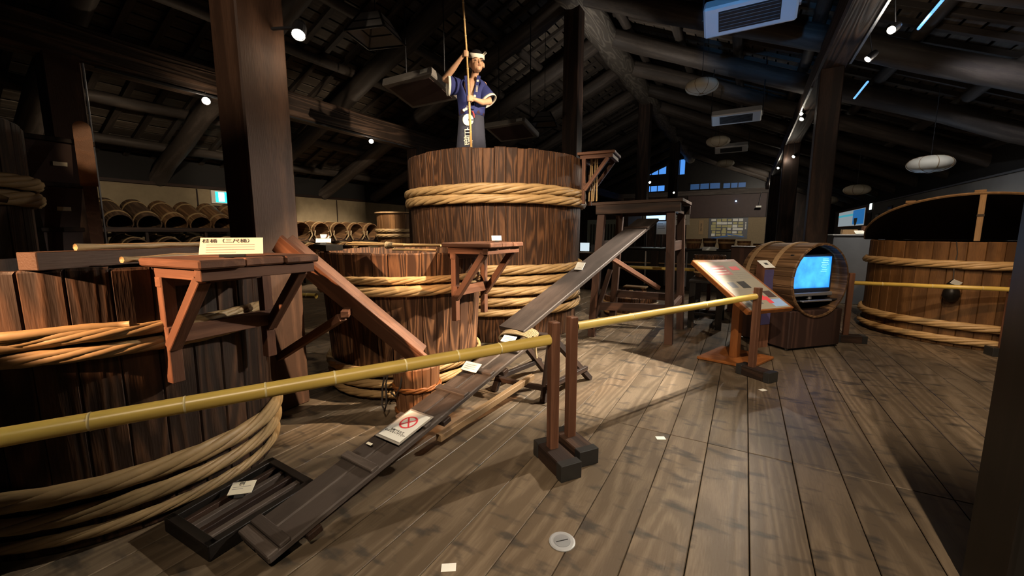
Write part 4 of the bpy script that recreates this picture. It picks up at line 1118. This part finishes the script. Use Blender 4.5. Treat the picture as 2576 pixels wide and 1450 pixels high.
def square_lantern(label, loc, rz=0):
    t = thing('square_lantern', label, 'lantern', loc, rz, 'square hanging lanterns')
    tp, bt, h = .13, .26, .24
    cs = [(-1,-1),(1,-1),(1,1),(-1,1)]
    MB().add([(x*bt, y*bt, 0) for x, y in cs] + [(x*tp, y*tp, h) for x, y in cs], [(0,1,5,4),(1,2,6,5),(2,3,7,6),(3,0,4,7),(4,5,6,7)]).build('paper_shade', plain('grey_paper', (.20, .19, .18), .8), t)
    for x, y in cs: bar('corner_slat', (x*bt, y*bt, 0), (x*tp, y*tp, h), .022, .022, BLACKW, t)
    for (a, b) in zip(cs, cs[1:] + cs[:1]):
        bar('bottom_slat', (a[0]*bt, a[1]*bt, 0), (b[0]*bt, b[1]*bt, 0), .022, .022, BLACKW, t)
        bar('middle_slat', (a[0]*(bt+tp)/2, a[1]*(bt+tp)/2, h/2), (b[0]*(bt+tp)/2, b[1]*(bt+tp)/2, h/2), .014, .014, BLACKW, t)
    MB().tube([(0, 0, h), (0, 0, roofz(loc[0]) - loc[2])], .006, 5).build('cord', METALB, t)
square_lantern('square grey lantern hanging near the thick pillar', (-4.13, 3.84, 3.84), .3)
square_lantern('square grey lantern hanging behind the brewer', (-4.04, 8.53, 3.84), .3)

# ================================================================== LEFT BACKGROUND
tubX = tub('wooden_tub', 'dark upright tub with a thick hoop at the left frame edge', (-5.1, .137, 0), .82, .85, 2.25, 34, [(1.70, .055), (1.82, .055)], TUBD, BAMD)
for (a, z) in ((.55, 1.83), (.62, 1.70)):
    MB().tube([(.86*cos(a-.3), .86*sin(a-.3), z), (.90*cos(a), .90*sin(a), z), (.96*cos(a+.06), .96*sin(a+.06), z - .03)], [.035, .04, .02], 7).build('hoop_tail', BAMH, tubX, smooth=True)
hp = thing('wooden_hopper', 'tall dark wooden hopper in tiers narrowing downward, paper labels on its front', 'hopper', (-5.62, 1.22, 0))
tiers = [(2.26, .22, 1.90, .145), (1.88, .155, 1.50, .115), (1.48, .125, .95, .105)]
for i, (za, wa, zb_, wb_) in enumerate(tiers):
    MB().add([(x*wb_*1.5, y*wb_, zb_) for x, y in ((-1,-1),(1,-1),(1,1),(-1,1))] + [(x*wa*1.5, y*wa, za) for x, y in ((-1,-1),(1,-1),(1,1),(-1,1))], [(0,3,2,1),(4,5,6,7),(0,1,5,4),(1,2,6,5),(2,3,7,6),(3,0,4,7)]).build('tier_box', DARKP, hp)
    MB().cbox(-wa*1.6, wa*1.6, -wa*1.12, wa*1.12, za - .018, za + .022, .004).build('ledge', OLD, hp)
    f = .55
    xm = (wa + (wb_ - wa) * f) * 1.5
    MB().cbox(0, .004, -.045, .045, -.018, .018, .001).build('paper_label', CREAM, hp, (xm + .006, .02, za + (zb_ - za) * f), (0, atan2((wa - wb_) * 1.5, za - zb_), 0))
for (x, y) in ((-.15, -.09), (.15, -.09), (.15, .09), (-.15, .09)):
    bar('leg', (x, y, 0), (x * .8, y * .9, .97), .05, .05, DARKP, hp, up=(0, 1, 0))
pdl = thing('wooden_paddle', 'pale rounded wooden paddle standing against the hopper', 'paddle', (-5.17, 1.365, 0))
poly = [(-.058, 0), (.058, 0), (.058, .50)] + [(.058 * cos(a), .50 + .06 * sin(a)) for a in [pi * k / 10 for k in range(1, 10)]] + [(-.058, .50)]
MB().prism(poly, -.014, .014).build('blade', ORANGE, pdl, (0, 0, 1.87), (pi/2, 0, pi/2 - .25))
MB().prism([(-.035, 0), (.035, 0), (.045, 1.88), (-.045, 1.88)], -.013, .013).build('shaft', RED, pdl, (0, 0, 0), (pi/2, 0, pi/2 - .25))
# barrels laid on the shelf along the tan wall
def rack(name, label, loc, L, levels, dep=.9):
    t = thing(name, label, 'rack', loc, 0)
    for z in levels:
        bar('shelf_board', (.06, 0, z), (.06, L, z), .04, .09, OLD, t)
        bar('shelf_board', (-dep, 0, z + .06), (-dep, L, z + .06), .05, .05, OLD, t)
    n = max(2, int(L / 1.0))
    for k in range(n + 1):
        y = L * k / n
        bar('upright', (.03, y, 0), (.03, y, max(levels) + .0), .055, .05, OLD, t, up=(0, 1, 0))
        bar('upright', (-dep - .03, y, 0), (-dep - .03, y, max(levels) + .1), .055, .05, OLD, t, up=(0, 1, 0))
        for z in levels: bar('cross_rail', (.03, y, z - .07), (-dep, y, z + .0), .04, .05, OLD, t)
    return t
rack('barrel_rack', 'long dark rack along the tan wall left of the pillar', (-10.45, 2.45, 0), 3.1, (.95, 1.52))
rack('barrel_rack', 'dark rack of tubs along the tan wall beside the tallest tub', (-10.15, 6.2, 0), 3.0, (.72, 1.27))
PW_ = [wood('keg_wood_%d' % i, c[0], c[1], c[2], bands=8, dist=5, along=.05, bump=.2, randv=.25) for i, c in enumerate([((.05, .03, .018), (.10, .062, .036), (.16, .10, .06)), ((.11, .058, .026), (.21, .115, .052), (.30, .18, .09))])]
keg_cache = {}
def keg(label, loc, r, L, tiltd, m, group, yaw=0, opened=True, rings=2):
    """open tub lying on its side, mouth towards +X"""
    t = thing('stored_tub', label, 'tub', loc, 0, group)
    t.rotation_euler = (0, pi/2 + radians(tiltd), yaw)
    key = (r, L, m)
    if key not in keg_cache:
        keg_cache[key] = (MB().lathe([(0, .03), (r - .03, .03), (r * 1.0 - .022, L), (r, L), (r * .96, 0), (0, 0)], 26).mesh('shell', PW_[m], False),
                          MB().lathe([(r * .97, -.02), (r * .97 + .012, -.018), (r * .97 + .014, .018), (r * .97, .02)], 26).mesh('hoop', BAMD))
    link('shell', keg_cache[key][0], t, (0, 0, -L/2))
    for f in ((.18, .82) if rings == 2 else (.1, .8, .95)):
        link('hoop', keg_cache[key][1], t, (0, 0, -L/2 + L * f), (0, 0, 0), (1 + .035 * f, 1 + .035 * f, 1))
    return t
ords = ['first', 'second', 'third', 'fourth', 'fifth', 'sixth', 'seventh', 'eighth', 'ninth']
for k, y in enumerate([2.66 + .445 * j for j in range(7)]):
    keg('tub lying on the top of the left rack, %s from the hopper' % ords[k], (-10.80, y, 1.80), .205, .85, 24, 1 if k > 2 else 0, 'tubs on the top of the left rack')
for k, y in enumerate([3.30, 3.85, 4.4, 4.95]):
    keg('tub lying low in the shadowed left rack, %s from the hopper' % ords[k], (-10.72, y, 1.19), .215, .75, 8, 0, 'tubs low in the left rack')
    keg('tub on the floor under the left rack, %s from the hopper' % ords[k], (-10.62, y, .62), .25, .75, 4, 0, 'tubs under the left rack')
for k, y in enumerate([6.55, 7.12, 7.70, 8.27, 8.85]):
    t = keg('open tub with rope loops on the upper rack, %s from the thick pillar' % ords[k], (-10.35, y, 1.525), .245, .62, 5, 1, 'open tubs on the upper rack')
    for s in (-1, 1):
        MB().tube([(.02, s * .20, .30), (-.02, s * .23, .36), (.10, s * .25, .37), (.24, s * .16, .36)], .018, 6).build('rope_loop', ROPE, t)
for k, y in enumerate([6.75, 7.25, 7.82, 8.39]):
    keg('open tub on the lower rack, %s from the thick pillar' % ords[k], (-10.25, y, .97), .24, .62, 5, 1, 'open tubs on the lower rack')
for k, y in enumerate([7.25, 7.85]):
    card('white card in front of the stored tubs, %s along' % ords[k], (-10.08, y, 1.30 - .22 * k), 1.2, .24, .12, 60, WHITE, None, 1)
tubS = tub('wooden_tub', 'tan tub standing in the shadow beyond the stored tubs', (-8.75, 8.62, 0), .50, .55, 1.99, 26, [(1.38, .05), (1.52, .05)], TUBR, BAMD)
lidS = MB().lathe([(0, 0), (.60, 0), (.60, .035), (0, .035)], 36).build('round_cover', PALEW, None, (-8.75, 8.62, 2.0)); tag(lidS, 'flat round cover on the tan tub in the shadow', 'lid')

# ================================================================== UNDER AND BEHIND THE TALL TABLE
bs = tub('wash_basin', 'low wooden basin holding small blocks behind the tall table legs', (-1.72, 7.28, 0), .42, .46, .36, 22, [(.07, .024), (.24, .024)], TUBW, BAMH, wall=.03)
for k in range(7):
    o = bar('wood_block', (-1.95 + .08*k, 7.02 + .02*(k % 3), .30), (-1.93 + .08*k + random.uniform(-.05, .05), 7.20, .44), .06, .05, [PALEW, OLD, DARKP][k % 3])
    tag(o, 'small wooden block leaning in the low basin, %s along' % ords[k], 'block', 'blocks in the low basin')
so = thing('low_stool', 'low pale-topped stool beyond the tall table', 'stool', (-2.02, 9.0, 0))
MB().cbox(-.24, .24, -.14, .14, .27, .30, .004).build('seat', PALEW, so)
for x, y in ((-.18, -.1), (.18, -.1), (.18, .1), (-.18, .1)): bar('leg', (x * 1.1, y * 1.1, 0), (x, y, .27), .04, .04, RED, so)
bt = thing('black_bench', 'long black bench behind the reading panel', 'bench', (-.35, 7.2, 0))
MB().cbox(-.36, .14, -.52, .5, .70, .74, .005).build('top', BLACKW, bt)
for x, y in ((-.30, -.46), (-.30, .40), (.08, -.46), (.08, .40)): bar('leg', (x, y, 0), (x, y, .70), .09, .09, BLACKW, bt)
for x in (-.30, .08): bar('stretcher', (x, -.46, .30), (x, .40, .30), .05, .05, BLACKW, bt)
bar('stretcher', (-.30, -.46, .22), (.08, -.46, .22), .04, .04, BLACKW, bt)
st2 = tub('small_tub', 'brown tub standing on the black bench behind the panel', (-.48, 7.32, .74), .20, .24, .36, 18, [(.08, .015), (.28, .015)], TUBW, BAMH, wall=.02)
bxx = thing('brown_box', 'upright reddish box behind the screen barrel', 'box', (-.02, 8.6, 0))
MB().cbox(-.19, .19, -.2, .2, 0, 1.19, .006).build('body', wood('box_red', (.05, .022, .014), (.10, .045, .028), (.15, .072, .045), bands=5, dist=4, along=.05, bump=.15, randv=0), bxx)
MB().cbox(-.20, .20, -.21, .21, 1.19, 1.215, .004).build('lid', OLD, bxx)
# dark exhibition counter across the hall
dc = thing('exhibit_counter', 'long black exhibition counter across the far hall', 'counter', (-1.9, 11.6, 0))
MB().cbox(-1.95, 2.3, -.5, .5, 0, 1.02, .01).build('body', BLACKW, dc)
MB().cbox(-1.98, 2.33, -.53, .53, 1.02, 1.06, .006).build('top', BLACKW, dc)
MB().cbox(-1.95, 2.3, -.54, -.515, .66, .69, .003).build('pale_rail', PALEW, dc)
MB().cbox(-.22, -.02, -.55, -.50, .10, 1.0, .004).build('front_post', OLD, dc)
for k in range(3):
    MB().cbox(-.02 + .0, .02, -.56, -.52, .10, .98, .004).build('edge_highlight', STEEL if k == 0 else GREYP, dc, (-.35 + .5 * k, 0, 0))  # pale strips standing in for counter edges that catch light
def bowl(label, loc, r, h, m, grp):
    t = thing('wooden_bowl', label, 'bowl', loc, 0, grp)
    MB().lathe([(0, .012), (r * .72, .012), (r - .012, h), (r, h), (r * .78, 0), (0, 0)], 22).build('body', m, t, smooth=False)
    MB().lathe([(r * .9, h * .55), (r * .9 + .012, h * .57), (r * .93 + .012, h * .75), (r * .93, h * .77)], 22).build('hoop', BAMH, t)
for k, (x, r, h) in enumerate([(-1.15, .20, .24), (-.78, .16, .26), (-.40, .20, .24), (-.02, .15, .20), (.30, .13, .14)]):
    bowl('wooden measuring tub on the black counter, %s from the tall table' % ords[k], (x, 11.45, 1.06), r, h, [PAIL, TUBW, TUBR][k % 3], 'measuring tubs on the black counter')
for k, x in enumerate([-.6, .75, 1.05]):
    xx = (-1.5, -.62, .62, .95)[k + 1] if k else -.62
    o = MB().cbox(-.16, .16, -.08, .08, 0, .02, .004).build('white_plaque', WHITE, None, (-.75 + .72 * k, 11.12, 1.06), (.5, 0, 0)); tag(o, ['white plaque on the black counter, leftmost', 'white plaque on the black counter, middle', 'white plaque on the black counter beside the pale tray'][k], 'plaque', 'white plaques on the black counter')
tr2 = thing('pale_tray', 'shallow pale wooden tray at the far end of the black counter', 'tray', (.25, 11.3, 1.06))
MB().cbox(-.3, .3, -.12, .12, 0, .03, .004).build('base', PALEW, tr2); MB().cbox(-.3, .3, -.12, -.10, .03, .07, .003).build('rim', PALEW, tr2)
# panels and screens standing behind the counter
SCB = emit('projector_blue', (.35, .60, 1), 2.2)
for (xa, xb, za, zb, y, m, lab) in [(-2.35, -1.86, 1.80, 2.06, 11.4, SCB, 'glowing blue-white screen under the tall table top'), (-1.66, -1.28, 1.66, 1.98, 11.45, WHITE, 'white printed board beside the tall table leg'), (-2.10, -1.82, 1.42, 1.76, 11.5, WHITE, 'white printed board below the glowing screen'), (-3.10, -2.72, 1.50, 2.0, 12.5, GREYP, 'grey upright board between the tall table legs'), (-2.66, -2.45, 1.55, 1.95, 12.4, TANP, 'narrow tan board between the tall table legs')]:
    t = thing('exhibit_board', lab, 'board', ((xa + xb)/2, y, 0), 0, 'exhibit boards behind the black counter')
    MB().cbox(-(xb-xa)/2, (xb-xa)/2, -.012, .012, za, zb, .003).build('board', m, t)
    bar('stand_leg', (0, .03, 0), (0, .03, za + .05), .05, .03, BLACKW, t)
    if m is WHITE:
        for i in range(3): MB().box(-(xb-xa)*.35, (xb-xa)*.1*(i+1), -.0135, -.012, zb - .07 - .06 * i, zb - .05 - .06 * i).build('text_line', INKG, t)
t = thing('paper_leaflets', 'pale leaflet lying on the black counter behind the upper plank', 'leaflet', (-2.1, 11.2, 1.062)); MB().cbox(-.28, .28, -.14, .14, 0, .006, .001).build('paper', plain('pale_blue_paper', (.55, .68, .72), .5), t)
t = thing('glass_case', 'small lit showcase beside the tallest tub', 'showcase', (-3.55, 10.3, 0))
MB().cbox(-.35, .35, -.25, .25, 0, .93, .01).build('plinth', OLD, t); MB().cbox(-.36, .36, -.26, .26, .93, .955, .004).build('top', PALEW, t)
MB().cbox(-.12, .12, -.02, .02, .98, 1.20, .003).build('lit_panel', emit('case_glow', (.65, .78, .85), .9), t, (-.12, 0, 0)); MB().cbox(.08, .26, -.08, .08, .955, 1.16, .003).build('model', GREYP, t)
t = thing('slatted_screen', 'pale slatted screen in the far gap beside the tallest tub', 'screen', (-4.2, 13.5, 0))
for k in range(9): bar('slat', (-.4 + .1*k, 0, .9), (-.4 + .1*k, 0, 1.75), .03, .03, OLD, t)
MB().box(-.55, .55, .05, .08, .8, 1.9).build('backing', plain('pale_green_wall', (.30, .33, .26), .8), t); bar('sill', (-.6, 0, .88), (.6, 0, .88), .08, .05, OLD, t); bar('stile', (-.52, .06, 0), (-.52, .06, .9), .05, .05, OLD, t); bar('stile', (.52, .06, 0), (.52, .06, .9), .05, .05, OLD, t)
# banner and chart on the far wall
t = thing('far_banner', 'narrow vertical banner with writing on the far tan panel', 'banner', (-2.52, YB - .07, 1.82))
MB().cbox(-.13, .13, -.008, .008, -.45, .45, .002).build('cloth', plain('banner_cloth', (.34, .22, .11), .8), t); text('banner_v', 'lettering', INK, t, (0, -.010, 0), (pi/2, 0, 0))
t = thing('picture_chart', 'large grey chart of many small yellow pictures on the far wall', 'chart', (-1.0, YB - .08, 1.78))
MB().cbox(-1.08, 1.08, -.01, .01, -.66, .62, .003).build('chart_sheet', plain('chart_grey', (.10, .105, .12), .5), t)
YEL = plain('chart_yellow', (.50, .46, .22), .6)
for c in range(6):
    for r_ in range(6):
        w = random.uniform(.09, .15); h = random.uniform(.055, .085)
        x = -.80 + c * .30 + random.uniform(-.02, .02); z = .48 - r_ * .185 + random.uniform(-.015, .015)
        MB().box(x - w, x + w, -.014, -.010, z - h, z + h).build('chart_picture', YEL if random.random() < .8 else WHITE, t)
for s in (-1, 1):
    MB().box(-.9, .05, -.016, -.012, -.03, .03).build('blue_wave', BLUEINK, t, (0 if s < 0 else .85, 0, -.50 - (.0 if s < 0 else .04)), (0, -.18 * s * -1, 0))
for k in range(5): MB().box(.93, 1.0, -.014, -.010, .28 - k*.09, .34 - k*.09).build('chart_lettering', WHITE, t)
t = thing('far_projector', 'small projector on a bracket near the aisle pillar', 'projector', (.55, YB - .7, 3.0)); MB().cbox(-.14, .14, -.1, .1, -.05, .05, .01).build('body', WHITE, t); MB().tube([(0, 0, .05), (.1, .3, .88)], .012, 6).build('arm', STEEL, t)
o = MB().lathe([(0, -.05), (.05, 0), (0, .05)], 10).build('status_lamp', emit('status_blue', (.3, .55, 1), 12), None, (-.65, YB - .08, 3.4)); tag(o, 'tiny blue status lamp on the dark upper panel', 'lamp')

# ================================================================== THE BREWER
MZ = 2.31
fwd = Vector((-sin(AZ), cos(AZ), 0)); rgt = Vector((cos(AZ), sin(AZ), 0))
mp_ = fwd * 6.12 + rgt * (-.585)
MX, MY = mp_.x, mp_.y
pl = bar('standing_board', tuple(Vector((MX, MY, 2.285)) - rgt * .80), tuple(Vector((MX, MY, 2.285)) + rgt * .98), .36, .05, OLD, None, up=(0, 0, 1))
tag(pl, 'stout board set inside the tallest tub for the brewer to stand on', 'board')
man = thing('person', 'brewer in navy coat and long apron gripping a bamboo pole above the tallest tub', 'person', (MX, MY, MZ), AZ)
MAN_BODY.materials.clear(); MAN_BODY.materials.append(SKIN)
link('body', MAN_BODY, man)
# hair, headband, brows, eyes, mouth
def ell(c, s, m, name, n=20, rot=(0, 0, 0), z0=-1.0):
    prof = [(max(0, sqrt(max(0, 1 - z*z))), z) for z in [z0 + (1 - z0) * k / 12 for k in range(13)]]
    if c[2] > 1.36: c = hd(c); s = tuple(v * HK for v in s)
    return MB().lathe(prof, n).xf(Matrix.Diagonal((s[0], s[1], s[2], 1))).build(name, m, man, c, rot, smooth=True)
ell((.078, -.062, 1.508), (.096, .112, .118), HAIR, 'hair', rot=(.42, .10, 0), z0=.02)
ell((.070, -.035, 1.490), (.088, .088, .105), HAIR, 'back_hair')
hb = []
for k in range(32):
    a = 2*pi*k/32
    hb.append((.099 * cos(a), .118 * sin(a), 0))
band = MB()
for (dz, k2) in ((-.026, 1.0), (.026, .96)):
    band.v += [(x * k2, y * k2, dz) for x, y, _ in hb]
for k in range(32):
    l = (k + 1) % 32
    band.f.append((k, l, 32 + l, 32 + k))
b_ = band.build('headband', CLOTHW, man, hd((.083, -.076, 1.548)), (.30, .10, 0), smooth=True); b_.scale = (HK, HK, HK)
so_ = b_.modifiers.new('thick', 'SOLIDIFY'); so_.thickness = .008
MB().tube([hd((.16, -.12, 1.535)), hd((.195, -.15, 1.56)), hd((.205, -.17, 1.545))], [.016, .018, .007], 6).build('headband_knot', CLOTHW, man, smooth=True)
for (x, y, z) in ((.082, -.180, 1.468), (.152, -.163, 1.466)):
    ell((x, y, z), (.014, .008, .005), HAIR, 'eye', 10)
    ell((x, y - .004, z + .022), (.022, .007, .004), HAIR, 'eyebrow', 10)
ell((.128, -.193, 1.412), (.019, .006, .005), LIPS, 'mouth', 10)
# happi coat: open-fronted shell with sleeves
coat = MB(); rows = 10; cols = 36
for i in range(rows + 1):
    f = i / rows; z = .80 + f * .51
    rx = .180 + .062 * f if f < .84 else .232 - (f - .84) * .70
    ry = .150 + .016 * f if f < .84 else .163 - (f - .84) * .25
    gap = .02 + .95 * max(0, f - .15) ** 1.1
    a0 = -pi/2 + gap; a1 = 1.5 * pi - gap
    for k in range(cols + 1):
        a = a0 + (a1 - a0) * k / cols
        w = 1 + .025 * sin(a * 9 + f * 3) * (1 - f)
        coat.v.append((rx * cos(a) * w + .0 + .02 * f, ry * sin(a) * w - .005, z))
for i in range(rows):
    for k in range(cols):
        p = i * (cols + 1) + k
        coat.f.append((p, p + 1, p + cols + 2, p + cols + 1))
co = coat.build('coat', NAVY, man, smooth=True)
m_ = co.modifiers.new('thick', 'SOLIDIFY'); m_.thickness = .008
def sleeve(p0, p1, r0, r1, name):
    p0, p1 = Vector(p0), Vector(p1)
    pts = [p0.lerp(p1, k / 6) for k in range(7)]
    o = MB().tube(pts, [r0 + (r1 - r0) * (k / 6) for k in range(7)], 18, caps=False, flat=.85).build(name, NAVY, man, smooth=True)
    m = o.modifiers.new('thick', 'SOLIDIFY'); m.thickness = .006
    q = p1 - p0; q.normalize()
    cu = MB().tube([p1 - q * .012, p1 + q * .022], [r1 * 1.02, r1 * 1.05], 18, caps=False, flat=.85).build('cuff', CLOTHW, o, smooth=True)
    m = cu.modifiers.new('thick', 'SOLIDIFY'); m.thickness = .012
    # white lining seen inside the sleeve mouth
    MB().tube([p1 - q * .10, p1 + q * .005], [r1 * .80, r1 * .97], 18, caps=False, flat=.85).build('lining', CLOTHW, o, smooth=True)
sleeve((-.09, .0, 1.205), (-.305, -.075, 1.205), .090, .135, 'sleeve')
sleeve((.13, .0, 1.220), (.247, -.072, 1.005), .086, .125, 'sleeve')
# collar bands with white marks
def collar(sx, x_top, x_bot, marks):
    p0, p1 = Vector((x_top, -.125, 1.315)), Vector((x_bot, -.172, .86))
    o = bar('collar_band', p0, p1, .050, .012, NAVY, man, up=(0, -1, 0), bev=.002)
    for (f, r, kind) in marks:
        c = p0.lerp(p1, f) + Vector((0, -.012, 0))
        MB().lathe([(0, 0), (r, 0)], 12).build('white_mark', CLOTHW, man, c, (pi/2 + .1, 0, 0))
    return o
collar(1, .125, .030, [(.16, .016, 0), (.62, .019, 0), (.68, .014, 0)])
collar(-1, -.055, -.005, [(.72, .012, 0), (.86, .018, 0), (.93, .016, 0)])
text('collar_v', 'collar_lettering', CLOTHW, man, (.094, -.156, 1.12), (pi/2 + .1, .14, 0))
for (x, z) in ((-.055, .865), (-.085, .85), (-.03, .90)):
    MB().lathe([(0, 0), (.020, 0)], 10).build('hem_mark', CLOTHW, man, (x, -.162, z), (pi/2, 0, 0))
# sash and apron
MB().lathe([(.178, -.035), (.186, -.03), (.186, .03), (.178, .035)], 36).xf(Matrix.Diagonal((1, .84, 1, 1))).build('sash', plain('sash_cloth', (.035, .012, .02), .8), man, (0, 0, .845), smooth=True)
MB().tube([(.035, -.17, .83), (.05, -.19, .79), (.06, -.185, .74)], [.010, .012, .006], 6).build('red_cord', plain('red_cord', (.45, .05, .05), .7), man, smooth=True)
ap = MB(); rows = 8; cols = 30
for i in range(rows + 1):
    f = i / rows; z = .83 - f * .68
    rx = .178 + .055 * f; ry = .150 + .05 * f
    for k in range(cols + 1):
        a = 2*pi*k/cols
        w = 1 + .05 * f * sin(a * 5 + 1) + .02 * f * sin(a * 11)
        ap.v.append((rx * cos(a) * w - .02 * f, ry * sin(a) * w, z))
for i in range(rows):
    for k in range(cols):
        p = i * (cols + 1) + k
        ap.f.append((p, p + 1, p + cols + 2, p + cols + 1)[::-1])
apo = ap.build('apron', APRON, man, smooth=True)
m_ = apo.modifiers.new('thick', 'SOLIDIFY'); m_.thickness = .006
# white crest and lettering on the apron
crest = MB(); n = 44
ring = [((.076 + (.004 if k % 2 else -.003)) * cos(2*pi*k/n), (.076 + (.004 if k % 2 else -.003)) * sin(2*pi*k/n), 0) for k in range(n)]
crest.add([(0, 0, 0)] + ring, [(0, k + 1, (k + 1) % n + 1) for k in range(n)])
cr_ = crest.build('crest', CLOTHW, man, (-.030, -.176, .715), (pi/2 + .07, 0, 0))
MB().lathe([(0, 0), (.018, 0)], 12).build('crest_eye', APRON, man, (-.008, -.180, .715), (pi/2 + .07, 0, 0))
MB().box(.0, .07, -.006, .006, 0, .001).build('crest_notch', APRON, man, (-.008, -.180, .712), (pi/2 + .07, 0, .0))
text('hakutsuru_v', 'apron_lettering', CLOTHW, man, (-.030, -.198, .475), (pi/2 + .07, 0, 0))
text('apron_line', 'apron_lettering', CLOTHW, man, (-.045, -.206, .275), (pi/2 + .07, 0, 0))
# bamboo pole through both hands
pole = thing('bamboo_pole', 'tall thin bamboo pole held upright in both hands of the brewer', 'pole', (MX, MY, MZ), AZ)
PZ = [(-.085, 2.55), (-.024, 1.535), (.0, .965), (.030, .03)]
pts = [(x, -.285, z) for x, z in PZ]
MB().tube(pts, [.012, .0135, .0145, .016], 12).build('culm', BAMP, pole, smooth=True)
for k in range(12):
    z = .12 + k * .205
    for (xa, za), (xb, zb) in zip(PZ[:-1], PZ[1:]):
        if zb <= z <= za:
            x = xa + (xb - xa) * (z - za) / (zb - za)
            MB().lathe([(.014, -.005), (.0175, 0), (.014, .005)], 10).build('bamboo_node', BAMN, pole, (x, -.285, z))
